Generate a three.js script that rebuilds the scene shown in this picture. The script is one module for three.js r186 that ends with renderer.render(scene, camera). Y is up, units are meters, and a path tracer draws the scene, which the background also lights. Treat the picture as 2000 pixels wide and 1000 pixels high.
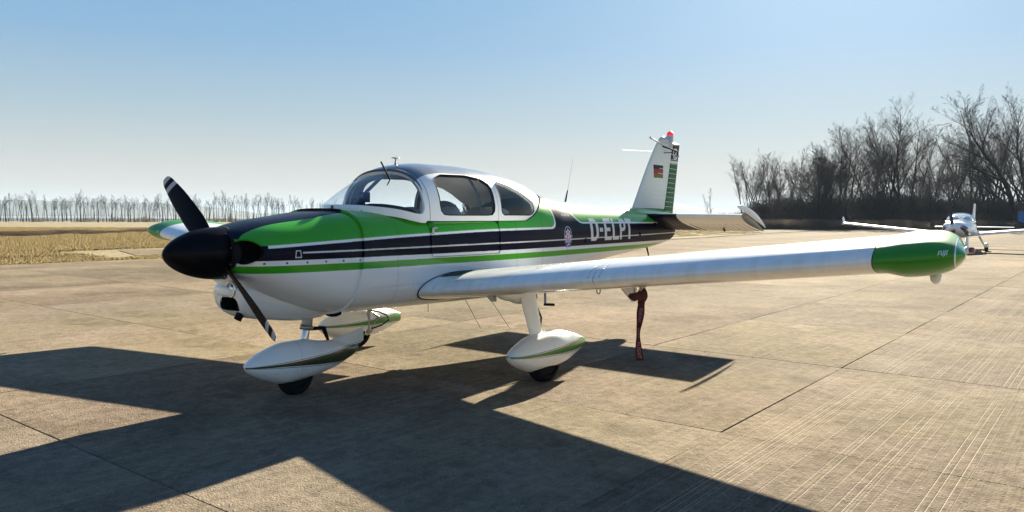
import * as THREE from 'three';
import { mergeGeometries, mergeVertices } from 'three/addons/utils/BufferGeometryUtils.js';
import { ImprovedNoise } from 'three/addons/math/ImprovedNoise.js';

// ---------------------------------------------------------------- camera, sky, sun, exposure
// World: x = towards the aircraft's nose, y = up, z = towards its starboard side; metres.
const scene = new THREE.Scene();
const camera = new THREE.PerspectiveCamera(36.53, 2, 0.1, 9000);
camera.position.set(4.239, 1.49, -5.4);
{
  const f = new THREE.Vector3(-0.785, -0.0525, 0.617).normalize();
  const r = new THREE.Vector3(-0.618, 0.0053, -0.786); r.addScaledVector(f, -r.dot(f)).normalize();
  const u = new THREE.Vector3().crossVectors(r, f);
  camera.quaternion.setFromRotationMatrix(new THREE.Matrix4().makeBasis(r, u, f.clone().negate()));
}
const SUN = new THREE.Vector3(-0.884, 0.4023, 0.2377).normalize();
const EXPOSURE = 4.2;
{
  // clear winter sky with a milky horizon, computed for every direction
  const W = 1024, H = 512, d = new Float32Array(W * H * 4);
  const stops = [[-1, [0.15, 0.13, 0.10]], [-0.06, [0.26, 0.23, 0.19]], [0, [0.71, 0.685, 0.62]], [0.06, [0.60, 0.625, 0.595]], [0.12, [0.42, 0.55, 0.62]],
    [0.205, [0.25, 0.45, 0.67]], [0.264, [0.20, 0.415, 0.655]], [0.42, [0.12, 0.30, 0.57]], [0.62, [0.07, 0.20, 0.465]], [1, [0.04, 0.13, 0.34]]];
  const ramp = (y) => {
    let i = 0; while (i < stops.length - 2 && y > stops[i + 1][0]) i++;
    const [a, A] = stops[i], [b, B] = stops[i + 1]; let t = Math.min(1, Math.max(0, (y - a) / (b - a)));
    return A.map((v, c) => v + (B[c] - v) * t);
  };
  for (let j = 0; j < H; j++) for (let i = 0; i < W; i++) {
    const up = ((j + 0.5) / H - 0.5) * Math.PI, ro = ((i + 0.5) / W - 0.5) * 2 * Math.PI;
    const y = Math.sin(up), x = Math.cos(ro) * Math.cos(up), z = Math.sin(ro) * Math.cos(up);
    const c = ramp(y), g = Math.acos(Math.min(1, Math.max(-1, x * SUN.x + y * SUN.y + z * SUN.z)));
    const aur = y > -0.02 ? 0.56 * Math.exp(-g / 0.25) + 0.02 * Math.exp(-g / 0.7) : 0;
    const k = (j * W + i) * 4;
    d[k] = (c[0] + aur) / EXPOSURE; d[k + 1] = (c[1] + aur * 0.98) / EXPOSURE; d[k + 2] = (c[2] + aur * 0.9) / EXPOSURE; d[k + 3] = 1;
  }
  const t = new THREE.DataTexture(d, W, H, THREE.RGBAFormat, THREE.FloatType);
  t.mapping = THREE.EquirectangularReflectionMapping; t.magFilter = t.minFilter = THREE.LinearFilter; t.wrapS = THREE.RepeatWrapping; t.needsUpdate = true;
  scene.background = t; scene.environment = t;
}
const sun = new THREE.DirectionalLight(new THREE.Color().setRGB(1, 0.9, 0.71), 5);
sun.position.copy(SUN).multiplyScalar(60); sun.castShadow = true;
Object.assign(sun.shadow.camera, { left: -20, right: 20, top: 20, bottom: -20, near: 1, far: 140 }); sun.shadow.mapSize.set(4096, 4096);
scene.add(sun, sun.target);
const renderer = new THREE.WebGLRenderer({ antialias: true });
renderer.toneMapping = THREE.LinearToneMapping; renderer.toneMappingExposure = EXPOSURE;
renderer.shadowMap.enabled = true; renderer.shadowMap.type = THREE.PCFSoftShadowMap;
scene.fog = new THREE.FogExp2(new THREE.Color().setRGB(0.62, 0.79, 1.0), 0.0002);

// ---------------------------------------------------------------- helpers
const V = (x, y, z) => new THREE.Vector3(x, y, z);
const P = (f, u, l) => new THREE.Vector3(f, u, -l);            // aircraft axes: forward, up, port
const clamp = (x, a = 0, b = 1) => Math.min(b, Math.max(a, x)), mix = (a, b, t) => a + (b - a) * t;
const sstep = (a, b, x) => { const t = clamp((x - a) / (b - a)); return t * t * (3 - 2 * t); };
const rng = (s) => () => { s = (s + 0x6d2b79f5) | 0; let t = Math.imul(s ^ (s >>> 15), 1 | s); t = (t + Math.imul(t ^ (t >>> 7), 61 | t)) ^ t; return ((t ^ (t >>> 14)) >>> 0) / 4294967296; };
const IN = new ImprovedNoise();
const fbm = (x, y, z = 0, o = 4) => { let s = 0, a = 0.5; for (let i = 0; i < o; i++) { s += a * IN.noise(x, y, z + i * 7.3); x *= 2.03; y *= 2.03; a *= 0.5; } return s; };
const counts = {};
const numbered = (n) => { const k = counts[n] = (counts[n] ?? -1) + 1; return k ? n + '_' + String(k).padStart(3, '0') : n; };
function tag(o, label, category, group) { o.userData = { ...o.userData, label, category }; if (group) o.userData.group = group; return o; }
function thing(name, label, category, pos = [0, 0, 0], turn = 0, group) {
  const o = new THREE.Group(); o.name = numbered(name); o.position.set(...pos); o.rotation.y = turn; scene.add(o);
  return tag(o, label, category, group);
}
function part(name, geo, mat, parent) {
  const m = new THREE.Mesh(Array.isArray(geo) ? merge(geo) : geo, mat); m.name = name; m.castShadow = m.receiveShadow = true; parent.add(m); return m;
}
function struct(name, geo, mat) { const m = part(numbered(name), geo, mat, scene); m.userData.kind = 'structure'; return m; }
function stuffed(o) { o.userData.kind = 'stuff'; return o; }
function merge(list) {
  list = list.map((g) => { g = g.index ? g.toNonIndexed() : g; if (!g.attributes.uv) g.setAttribute('uv', new THREE.BufferAttribute(new Float32Array(g.attributes.position.count * 2), 2)); for (const k in g.attributes) if (!['position', 'normal', 'uv'].includes(k)) g.deleteAttribute(k); return g; });
  return list.length === 1 ? list[0] : mergeGeometries(list, false);
}
// smooth monotone table
function table(pts) {
  pts = pts.slice().sort((a, b) => a[0] - b[0]);
  const n = pts.length, d = [], m = [];
  for (let i = 0; i < n - 1; i++) d.push((pts[i + 1][1] - pts[i][1]) / (pts[i + 1][0] - pts[i][0]));
  for (let i = 0; i < n; i++) m.push(i === 0 ? d[0] : i === n - 1 ? d[n - 2] : d[i - 1] * d[i] <= 0 ? 0 : 2 * d[i - 1] * d[i] / (d[i - 1] + d[i]));
  return (x) => {
    if (x <= pts[0][0]) return pts[0][1]; if (x >= pts[n - 1][0]) return pts[n - 1][1];
    let i = 0; while (x > pts[i + 1][0]) i++;
    const h = pts[i + 1][0] - pts[i][0], t = (x - pts[i][0]) / h, t2 = t * t, t3 = t2 * t;
    return (2 * t3 - 3 * t2 + 1) * pts[i][1] + (t3 - 2 * t2 + t) * h * m[i] + (-2 * t3 + 3 * t2) * pts[i + 1][1] + (t3 - t2) * h * m[i + 1];
  };
}
// a surface over a grid; fn(a, b) returns [Vector3, u, v]
function surface(as, bs, fn, { closeB = false, flip = false } = {}) {
  const na = as.length, nb = bs.length, pos = [], uv = [], idx = [];
  for (const a of as) for (const b of bs) { const [p, s, t] = fn(a, b); pos.push(p.x, p.y, p.z); uv.push(s, t); }
  for (let i = 0; i < na - 1; i++) for (let j = 0; j < nb - 1; j++) {
    const q = i * nb + j, r = q + nb;
    if (flip) idx.push(q, q + 1, r, r, q + 1, r + 1); else idx.push(q, r, q + 1, r, r + 1, q + 1);
  }
  const g = new THREE.BufferGeometry();
  g.setAttribute('position', new THREE.Float32BufferAttribute(pos, 3)); g.setAttribute('uv', new THREE.Float32BufferAttribute(uv, 2)); g.setIndex(idx); g.computeVertexNormals();
  if (closeB) {
    const n = g.attributes.normal;
    for (let i = 0; i < na; i++) {
      const a = i * nb, b = a + nb - 1, v = V(n.getX(a) + n.getX(b), n.getY(a) + n.getY(b), n.getZ(a) + n.getZ(b)).normalize();
      n.setXYZ(a, v.x, v.y, v.z); n.setXYZ(b, v.x, v.y, v.z);
    }
  }
  return g;
}
const range = (a, b, n) => Array.from({ length: n + 1 }, (_, i) => a + (b - a) * i / n);
// keep the part of a geometry where sdf(f, u, l) > 0; also returns the cut edges
function clip(g, sdf) {
  g = g.index ? g.toNonIndexed() : g;
  const A = g.attributes, P0 = A.position.array, N0 = A.normal.array, U0 = A.uv.array, n = A.position.count;
  const pos = [], nor = [], uv = [], edges = [], d = new Float32Array(n);
  for (let i = 0; i < n; i++) d[i] = sdf(P0[3 * i], P0[3 * i + 1], -P0[3 * i + 2]);
  const get = (i) => [P0[3 * i], P0[3 * i + 1], P0[3 * i + 2], N0[3 * i], N0[3 * i + 1], N0[3 * i + 2], U0[2 * i], U0[2 * i + 1]];
  const put = (v) => { pos.push(v[0], v[1], v[2]); const q = Math.hypot(v[3], v[4], v[5]) || 1; nor.push(v[3] / q, v[4] / q, v[5] / q); uv.push(v[6], v[7]); };
  for (let t = 0; t < n; t += 3) {
    const poly = [], cut = [];
    for (let k = 0; k < 3; k++) {
      const i = t + k, j = t + (k + 1) % 3;
      if (d[i] > 0) poly.push(get(i));
      if ((d[i] > 0) !== (d[j] > 0)) { const s = d[i] / (d[i] - d[j]), a = get(i), b = get(j), v = a.map((x, c) => x + (b[c] - x) * s); poly.push(v); cut.push(v); }
    }
    for (let k = 2; k < poly.length; k++) { put(poly[0]); put(poly[k - 1]); put(poly[k]); }
    if (cut.length === 2) edges.push(d[t] > 0 || poly.length === 4 ? cut : cut);
  }
  const o = new THREE.BufferGeometry();
  o.setAttribute('position', new THREE.Float32BufferAttribute(pos, 3)); o.setAttribute('normal', new THREE.Float32BufferAttribute(nor, 3)); o.setAttribute('uv', new THREE.Float32BufferAttribute(uv, 2));
  o.edges = edges; return o;
}
function offset(g, d, turn = false) {
  const o = g.clone(), p = o.attributes.position, n = o.attributes.normal;
  for (let i = 0; i < p.count; i++) p.setXYZ(i, p.getX(i) + n.getX(i) * d, p.getY(i) + n.getY(i) * d, p.getZ(i) + n.getZ(i) * d);
  return o;
}
// the thickness along cut edges, going inwards by d
function rim(edges, d) {
  const pos = [], idx = [], uv = [];
  for (const [a, b] of edges) {
    const k = pos.length / 3;
    pos.push(a[0], a[1], a[2], b[0], b[1], b[2], b[0] - b[3] * d, b[1] - b[4] * d, b[2] - b[5] * d, a[0] - a[3] * d, a[1] - a[4] * d, a[2] - a[5] * d);
    idx.push(k, k + 1, k + 2, k, k + 2, k + 3); uv.push(a[6], a[7], b[6], b[7], b[6], b[7], a[6], a[7]);
  }
  const g = new THREE.BufferGeometry();
  g.setAttribute('position', new THREE.Float32BufferAttribute(pos, 3)); g.setAttribute('uv', new THREE.Float32BufferAttribute(uv, 2)); g.setIndex(idx);
  const m = g.toNonIndexed(); m.computeVertexNormals(); return m;
}
// tube of changing radius through points, closed ends
function tube(pts, radii, sides = 8, caps = true) {
  const pos = [], idx = [], n = pts.length; let nrm = null;
  for (let i = 0; i < n; i++) {
    const t = pts[Math.min(n - 1, i + 1)].clone().sub(pts[Math.max(0, i - 1)]).normalize();
    if (!nrm) nrm = Math.abs(t.y) < 0.9 ? V(0, 1, 0) : V(1, 0, 0);
    nrm = nrm.clone().addScaledVector(t, -nrm.dot(t)).normalize();
    const b = t.clone().cross(nrm), r = Array.isArray(radii) ? radii[i] : radii;
    for (let j = 0; j < sides; j++) { const a = j / sides * 2 * Math.PI, q = pts[i].clone().addScaledVector(nrm, Math.cos(a) * r).addScaledVector(b, Math.sin(a) * r); pos.push(q.x, q.y, q.z); }
  }
  for (let i = 0; i < n - 1; i++) for (let j = 0; j < sides; j++) { const a = i * sides + j, b = i * sides + (j + 1) % sides; idx.push(a, a + sides, b, b, a + sides, b + sides); }
  if (caps) for (const [i, s] of [[0, 1], [n - 1, 0]]) { const c = pos.length / 3; pos.push(pts[i].x, pts[i].y, pts[i].z); for (let j = 0; j < sides; j++) { const a = i * sides + j, b = i * sides + (j + 1) % sides; s ? idx.push(c, a, b) : idx.push(c, b, a); } }
  const g = new THREE.BufferGeometry(); g.setAttribute('position', new THREE.Float32BufferAttribute(pos, 3)); g.setIndex(idx); g.computeVertexNormals(); return g;
}
const bar = (a, b, r, r2 = r, s = 8) => tube([a, b], [r, r2], s);
function box(w, h, d, x, y, z, ry = 0, rz = 0, rx = 0) { const g = new THREE.BoxGeometry(w, h, d); if (rz) g.rotateZ(rz); if (rx) g.rotateX(rx); if (ry) g.rotateY(ry); g.translate(x, y, z); return g; }
function blob(a, b, c, x, y, z, ws = 20, hs = 14) { const g = new THREE.SphereGeometry(1, ws, hs); g.scale(a, b, c); g.translate(x, y, z); g.computeVertexNormals(); return g; }
function plate(outline, thick, place) { // extruded outline [[a,b]...] then mapped by place(a, b, t)
  const s = new THREE.Shape(outline.map(([a, b]) => new THREE.Vector2(a, b)));
  const bev = Math.min(thick * 0.3, 0.004);
  const g = new THREE.ExtrudeGeometry(s, { depth: thick - 2 * bev, bevelEnabled: true, bevelThickness: bev, bevelSize: bev, bevelOffset: -bev, bevelSegments: 2 });
  const p = g.attributes.position;
  for (let i = 0; i < p.count; i++) { const q = place(p.getX(i), p.getY(i), p.getZ(i) + bev - thick / 2); p.setXYZ(i, q.x, q.y, q.z); }
  g.computeVertexNormals(); return g;
}
const smin = (a, b, k) => { const h = clamp(0.5 + 0.5 * (b - a) / k); return mix(b, a, h) - k * h * (1 - h); }, smax = (a, b, k) => -smin(-a, -b, k);
function polySdf(pts, r = 0) { // negative inside; corners rounded by r (points shrunk by the caller)
  return (x, y) => {
    let d = 1e9, s = 1;
    for (let i = 0, j = pts.length - 1; i < pts.length; j = i, i++) {
      const ex = pts[j][0] - pts[i][0], ey = pts[j][1] - pts[i][1], wx = x - pts[i][0], wy = y - pts[i][1], t = clamp((wx * ex + wy * ey) / (ex * ex + ey * ey));
      d = Math.min(d, (wx - ex * t) ** 2 + (wy - ey * t) ** 2);
      const c1 = y >= pts[i][1], c2 = y < pts[j][1], c3 = ex * wy > ey * wx;
      if ((c1 && c2 && c3) || (!c1 && !c2 && !c3)) s = -s;
    }
    return s * Math.sqrt(d) - r;
  };
}
const rgb = (r, g, b) => new THREE.Color().setRGB(r, g, b);
const paintMat = (c, o = {}) => new THREE.MeshPhysicalMaterial({ color: c, roughness: 0.38, metalness: 0, clearcoat: 1, clearcoatRoughness: 0.06, side: THREE.DoubleSide, ...o });
const std = (c, rough = 0.8, o = {}) => new THREE.MeshStandardMaterial({ color: c, roughness: rough, side: THREE.DoubleSide, ...o });
function canvasMap(w, h, draw, srgb = true) {
  const c = document.createElement('canvas'); c.width = w; c.height = h; draw(c.getContext('2d'), w, h);
  const t = new THREE.CanvasTexture(c); if (srgb) t.colorSpace = THREE.SRGBColorSpace; t.magFilter = THREE.LinearFilter; t.anisotropy = 8; return t;
}
function dataMap(w, h, fn, srgb = true) { // fn(x, y) -> linear [r, g, b]; stored as sRGB bytes when srgb
  const d = new Uint8Array(w * h * 4), enc = (v) => 255 * (v <= 0.0031308 ? 12.92 * v : 1.055 * Math.pow(v, 1 / 2.4) - 0.055);
  for (let y = 0, k = 0; y < h; y++) for (let x = 0; x < w; x++, k += 4) { const c = fn(x, y); for (let i = 0; i < 3; i++) d[k + i] = clamp(srgb ? enc(c[i]) : c[i] * 255, 0, 255); d[k + 3] = 255; }
  const t = new THREE.DataTexture(d, w, h); t.wrapS = t.wrapT = THREE.RepeatWrapping; t.magFilter = THREE.LinearFilter; t.minFilter = THREE.LinearMipmapLinearFilter; t.generateMipmaps = true; if (srgb) t.colorSpace = THREE.SRGBColorSpace; t.needsUpdate = true; return t;
}
// tileable value noise: lattice hash taken modulo the period
const hash2 = (x, y, s) => { let h = Math.imul(x, 374761393) + Math.imul(y, 668265263) + Math.imul(s, 974711) | 0; h = Math.imul(h ^ (h >>> 13), 1274126177); return ((h ^ (h >>> 16)) >>> 0) / 4294967296; };
function tnoise(x, y, per, s) {
  const ix = Math.floor(x), iy = Math.floor(y), fx = x - ix, fy = y - iy, sx = fx * fx * (3 - 2 * fx), sy = fy * fy * (3 - 2 * fy), m = (v) => ((v % per) + per) % per;
  const a = hash2(m(ix), m(iy), s), b = hash2(m(ix + 1), m(iy), s), c = hash2(m(ix), m(iy + 1), s), d = hash2(m(ix + 1), m(iy + 1), s);
  return (a + (b - a) * sx) + ((c + (d - c) * sx) - (a + (b - a) * sx)) * sy;
}
const tfbm = (u, v, per, o, s) => { let t = 0, a = 0.5, q = 0; for (let i = 0; i < o; i++) { t += a * tnoise(u * per, v * per, per, s + i); q += a; a *= 0.55; per *= 2; } return t / q; };

const vergeEdge = table([[-12, -19.7], [-20, -19.2], [-30, -17.7], [-40, -16.9], [-56, -18.3], [-70, -19.2], [-84, -19.7]]);
// ---------------------------------------------------------------- ground, apron, field, hills
const HZ = (f, l) => -0.03 - 1.5 * sstep(60, 290, -l) - 14 * sstep(305, 480, -l);     // the field dips gently towards the far tree row
const grassTex = dataMap(1024, 1024, (x, y) => {
  const u = x / 1024, v = y / 1024, n = tfbm(u, v, 4, 6, 11), m = tfbm(u, v, 24, 4, 31), k = tfbm(u, v, 160, 2, 51);
  const g = sstep(0.46, 0.72, n), t = 0.55 + 0.5 * m + 0.45 * (k - 0.5);
  return [mix(0.27, 0.19, g) * t, mix(0.205, 0.165, g) * t, mix(0.095, 0.068, g) * t];
});
grassTex.repeat.set(1 / 9, 1 / 9);
const grassBump = dataMap(512, 512, (x, y) => { const h = tfbm(x / 512, y / 512, 32, 4, 77); return [h, h, h]; }, false); grassBump.repeat.set(1 / 4, 1 / 4);
const grassMat = std(rgb(1, 1, 1), 1, { map: grassTex, bumpMap: grassBump, bumpScale: 0.08 });
{
  const rr = [0, 20, 35, 50, 65, 80, 100, 130, 160, 200, 230, 260, 290, 310, 330, 350, 380, 420, 470, 550, 700, 1200, 2500, 5000];
  struct('ground', surface(rr, range(0, 2 * Math.PI, 96), (r, a) => { const f = -20 + r * Math.cos(a), l = -10 + r * Math.sin(a); return [P(f, HZ(f, l), l), f, l]; }), grassMat);
}
// concrete
const SZ = 6;
function concrete(size, seed, grooves) {
  const h = new Float32Array(size * size), cm = new Float32Array(size * size * 3), r = rng(seed);
  const gr = new Float32Array(size);                             // saw-cut grooves that run along the lane
  if (grooves) for (let c = Math.floor(0.57 * size); c < 1.04 * size; c += 6 + Math.floor(r() * 16)) { const q = c / size; if ((q > 0.80 && q < 0.90) || r() < 0.4) continue; const k = 0.5 + 0.5 * r(); gr[c % size] = k; if (r() < 0.6) gr[(c + 1) % size] = k * 0.8; }
  for (let y = 0; y < size; y++) for (let x = 0; x < size; x++) {
    const u = x / size, v = y / size, i = y * size + x;
    const big = tfbm(u, v, 2, 4, seed), mid = tfbm(u, v, 9, 5, seed + 9), fine = tfbm(u, v, 110, 3, seed + 20), grit = tnoise(u * 1024, v * 1024, 1024, seed + 40);
    const broom = tnoise(u * 6, v * 420, 420 * 6, seed + 55) * 0.6 + tnoise(u * 14, v * 840, 840 * 14, seed + 56) * 0.4;   // brushed along the lane
    let t = 0.71 + 0.40 * (big - 0.3) + 0.42 * (mid - 0.5) + 0.46 * (fine - 0.5) + 0.34 * (grit - 0.5) + 0.24 * (broom - 0.5);
    t *= 1 - 0.30 * sstep(0.54, 0.70, mid) * sstep(0.42, 0.6, tfbm(u, v, 4, 3, seed + 60));
    t *= 1 + 0.16 * sstep(0.55, 0.7, tfbm(u, v, 5, 4, seed + 66));
    const warm = tfbm(u, v, 4, 3, seed + 80);
    let R = 0.224 * t, G = mix(0.178, 0.188, warm) * t, B = mix(0.122, 0.146, 1 - warm) * t;
    let hh = 0.45 + 0.36 * (fine - 0.5) + 0.30 * (grit - 0.5) + 0.15 * (mid - 0.5) + 0.30 * (broom - 0.5);
    if (gr[y] > 0 && grooves) { const k = gr[y] * sstep(0.36, 0.54, tfbm(u, v, 5, 4, seed + 91)); hh -= 0.35 * k; R = mix(R, 0.42, 0.85 * k); G = mix(G, 0.37, 0.85 * k); B = mix(B, 0.29, 0.85 * k); }
    h[i] = hh; cm[3 * i] = R; cm[3 * i + 1] = G; cm[3 * i + 2] = B;
  }
  const spots = (n, r0, r1, dh, col, k0) => {
    for (let s = 0; s < n; s++) {
      const cx = r() * size, cy = r() * size, rad = r0 + (r1 - r0) * r() ** 2, k = k0 * (0.4 + 0.6 * r());
      for (let y = -Math.ceil(rad); y <= rad; y++) for (let x = -Math.ceil(rad); x <= rad; x++) {
        const q = Math.hypot(x, y) / rad; if (q > 1) continue; const w = (1 - q * q) * k, i = ((Math.floor(cy + y) + size) % size) * size + (Math.floor(cx + x) + size) % size;
        h[i] += dh * w; for (let c = 0; c < 3; c++) cm[3 * i + c] = mix(cm[3 * i + c], col[c], w);
      }
    }
  };
  spots(grooves ? 12000 : 9000, 0.9, 2.6, 0.35, [0.42, 0.37, 0.29], 0.95);   // pale stones standing proud
  spots(3500, 1.1, 3.5, -0.5, [0.055, 0.048, 0.04], 0.8);        // pits
  spots(40, 8, 40, -0.03, [0.085, 0.073, 0.058], 0.55);          // oil and water stains
  for (let c = 0; c < 7; c++) {                                  // hairline cracks
    let x = r() * size, y = r() * size, a = r() * 6.28; const n = 200 + r() * 500;
    for (let k = 0; k < n; k++) { a += (r() - 0.5) * 0.5; x += Math.cos(a); y += Math.sin(a); const i = ((Math.floor(y) + size * 4) % size) * size + (Math.floor(x) + size * 4) % size; h[i] -= 0.35; for (let q = 0; q < 3; q++) cm[3 * i + q] *= 0.45; }
  }
  const map = dataMap(size, size, (x, y) => { const i = (y * size + x) * 3; return [cm[i], cm[i + 1], cm[i + 2]]; });
  const bump = dataMap(size, size, (x, y) => { const v = h[y * size + x]; return [v, v, v]; }, false);
  for (const t of [map, bump]) { t.repeat.set(1 / SZ, 1 / SZ); t.anisotropy = 8; }
  return { map, bump };
}
const cA = concrete(2048, 5, false), cB = concrete(2048, 17, true);
const slabMats = [[1, 1, 1], [0.91, 0.90, 0.90], [1.08, 1.07, 1.03], [0.95, 0.96, 0.94], [1.0, 0.97, 0.96]].map((c) => new THREE.MeshPhysicalMaterial({ color: rgb(...c), roughness: 0.9, specularIntensity: 0.03, map: cA.map, bumpMap: cA.bump, bumpScale: 0.011 }));
const grooveMats = [[1, 1, 1], [0.96, 0.95, 0.94]].map((c) => new THREE.MeshPhysicalMaterial({ color: rgb(...c), roughness: 0.9, specularIntensity: 0.03, map: cB.map, bumpMap: cB.bump, bumpScale: 0.012 }));
const tar = std(rgb(0.045, 0.042, 0.04), 0.9);
const apron = new THREE.Group(); apron.name = 'concrete_apron'; apron.userData.kind = 'structure'; scene.add(apron);
{
  const r = rng(401);
  const lanes = [-19.6, -17.5, -14.4, -11.25, -8.1, -4.97, -1.85, 1.2, 3.27, 6.35, 9.5, 12.6], f0 = 2.12 + 2 * 2.94, rows = 17;
  const slab = (fa, fb, la, lb, mat, grooved) => {
    // one slab: a top with rounded-off arrises and short sides, never quite level with its neighbours
    const g = 0.002 + 0.002 * r(), b = 0.005, tilt = () => (r() - 0.5) * 0.003, h = [tilt(), tilt(), tilt(), tilt()], ou = r() * 6, ov = grooved ? 0 : r() * 6;
    const ring = (inset, dy) => [[fa + g + inset, la + g + inset, 0], [fb - g - inset, la + g + inset, 1], [fb - g - inset, lb - g - inset, 2], [fa + g + inset, lb - g - inset, 3]].map(([f, l, k]) => P(f, h[k] + dy, l));
    const rings = [ring(b, 0), ring(b * 0.35, -0.003), ring(0, -0.009), ring(0, -0.05)], pos = [], idx = [], uv = [];
    for (const q of rings) for (const p of q) { pos.push(p.x, p.y, p.z); uv.push(p.x + ou, -p.z + ov); }
    idx.push(0, 1, 2, 0, 2, 3);
    for (let i = 0; i < 3; i++) for (let k = 0; k < 4; k++) { const a = i * 4 + k, c = i * 4 + (k + 1) % 4; idx.push(a, a + 4, c, c, a + 4, c + 4); }
    const geo = new THREE.BufferGeometry(); geo.setAttribute('position', new THREE.Float32BufferAttribute(pos, 3)); geo.setAttribute('uv', new THREE.Float32BufferAttribute(uv, 2)); geo.setIndex(idx); geo.computeVertexNormals();
    const n = geo.attributes.normal; for (let k = 0; k < 4; k++) n.setXYZ(k, 0, 1, 0);
    part('slab', geo, mat, apron);
  };
  for (let i = 0; i < lanes.length - 1; i++) for (let j = 0; j < rows; j++) {
    const fb = f0 - j * 2.94, fa = fb - 2.94, lane = lanes[i];
    slab(fa, fb, lane, lanes[i + 1], lane === 3.27 || lane === 9.5 ? grooveMats[Math.floor(r() * 2)] : slabMats[Math.floor(r() * 5)], lane === 3.27 || lane === 9.5);
  }
  const fEnd = f0 - rows * 2.94;
  const far = new THREE.PlaneGeometry(1, 1);
  const sheet = (fa, fb, la, lb, y) => { const g = surface(range(fa, fb, 24), range(la, lb, 12), (f, l) => [P(f, y, l), f, l]); return g; };
  part('joint_filler', sheet(fEnd, f0, -19.6, 12.6, -0.014), tar, apron);
  part('far_pavement', [sheet(-108, fEnd - 0.01, -19.6, 34, -0.002), sheet(fEnd, 40, 12.61, 34, -0.002), sheet(f0 + 0.01, 40, -19.6, 12.6, -0.002), surface(range(-104, -62, 8), range(0, 1, 4), (f, t) => [P(f, -0.006, mix(-19.65, -19.65 - 26 * sstep(-62, -100, f), t)), f, t * 20])], slabMats[1], apron);
}
// the concrete spur and the narrow lane out in the field
struct('path', [surface(range(0, 1, 20), range(0, 1, 3), (t, s) => { const f = mix(-9.2, -70, t), l = mix(-22.2, -26.6, s) - t * 8 - (1 - t) * 0.0; const e = t === 0 ? 0 : 0; return [P(f - s * 1.4, -0.012, l + e), f, l]; })], slabMats[2]);
struct('field_lane', [surface(range(0, 1, 60), [0, 1], (t, s) => { const f = mix(40, -190, t), l = -56 + 0.41 * (f + 16) - s * 2.6; return [P(f, HZ(f, l) + 0.03, l), f, l]; })], std(rgb(0.22, 0.19, 0.145), 0.95));
{
  // the tongue of grass that reaches across the apron behind the tail
  const edge = vergeEdge; struct('grass_verge', surface([...range(-14, -40, 14), ...range(-42, -84, 22)], range(0, 1, 4), (f, t) => { const l = mix(-19.72, edge(f) + 0.15 * IN.noise(f * 0.9, 3.1, 0), t); return [P(f, 0.016 + 0.03 * Math.sin(t * Math.PI), l), f, l]; }), std(rgb(0.56, 0.47, 0.30), 1, { map: grassTex, bumpMap: grassBump, bumpScale: 0.08 }));
  // hills far off
  const mat = std(rgb(0.06, 0.075, 0.06), 1);
  const ridge = (az0, az1, dist, prof, depth) => surface(range(az0, az1, 90), [0, 0.25, 0.5, 0.75, 1], (a, t) => {
    const R = dist + depth * t, h = prof(a) * Math.sin(Math.min(1, t * 2) * Math.PI / 2) * (t > 0.5 ? 2 - 2 * t : 1);
    return [V(camera.position.x + R * Math.cos(a), -20 + h + 14, camera.position.z + R * Math.sin(a)), a * 50, t * 10];
  });
  // azimuth measured in the x-z plane; the view looks along 2.475 rad
  const base = 2.475;
  struct('distant_hill', ridge(base - 0.75, base - 0.1, 1900, (a) => { const s = (a - base + 0.75) / 0.65; return 6 + 34 * Math.exp(-(((s - 0.27) / 0.2) ** 2)) + 22 * Math.exp(-(((s - 0.52) / 0.12) ** 2)) + 5 * IN.noise(a * 40, 3, 1) + 2 * IN.noise(a * 160, 5, 1); }, 900), mat);
  struct('distant_hill', ridge(base + 0.05, base + 0.6, 2400, (a) => { const s = (a - base - 0.05) / 0.55; return 10 + 44 * Math.exp(-(((s - 0.24) / 0.17) ** 2)) + 6 * IN.noise(a * 30, 8, 1) + 2 * IN.noise(a * 140, 2, 1); }, 900), mat);
}

// ---------------------------------------------------------------- trees, brush, grass
// writes tapered limbs straight into arrays; one bucket for trunk and limbs, one for twigs
class Limbs {
  constructor() { this.p = []; this.n = []; }
  limb(pts, rad, k) {
    let nrm = V(0.31, 0.17, 0.94); let prev = null;
    for (let i = 0; i < pts.length; i++) {
      const t = pts[Math.min(pts.length - 1, i + 1)].clone().sub(pts[Math.max(0, i - 1)]).normalize();
      nrm = nrm.clone().addScaledVector(t, -nrm.dot(t)).normalize(); const b = t.clone().cross(nrm), ring = [];
      for (let j = 0; j < k; j++) { const a = j / k * 2 * Math.PI, d = nrm.clone().multiplyScalar(Math.cos(a)).addScaledVector(b, Math.sin(a)); ring.push([pts[i].clone().addScaledVector(d, rad[i]), d]); }
      if (prev) for (let j = 0; j < k; j++) { const A = prev[j], B = prev[(j + 1) % k], C = ring[j], D = ring[(j + 1) % k]; for (const [q, d] of [A, C, B, B, C, D]) { this.p.push(q.x, q.y, q.z); this.n.push(d.x, d.y, d.z); } }
      prev = ring;
    }
  }
  geo() { const g = new THREE.BufferGeometry(); g.setAttribute('position', new THREE.Float32BufferAttribute(this.p, 3)); g.setAttribute('normal', new THREE.Float32BufferAttribute(this.n, 3)); g.setAttribute('uv', new THREE.BufferAttribute(new Float32Array(this.p.length / 3 * 2), 2)); return g; }
}
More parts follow.
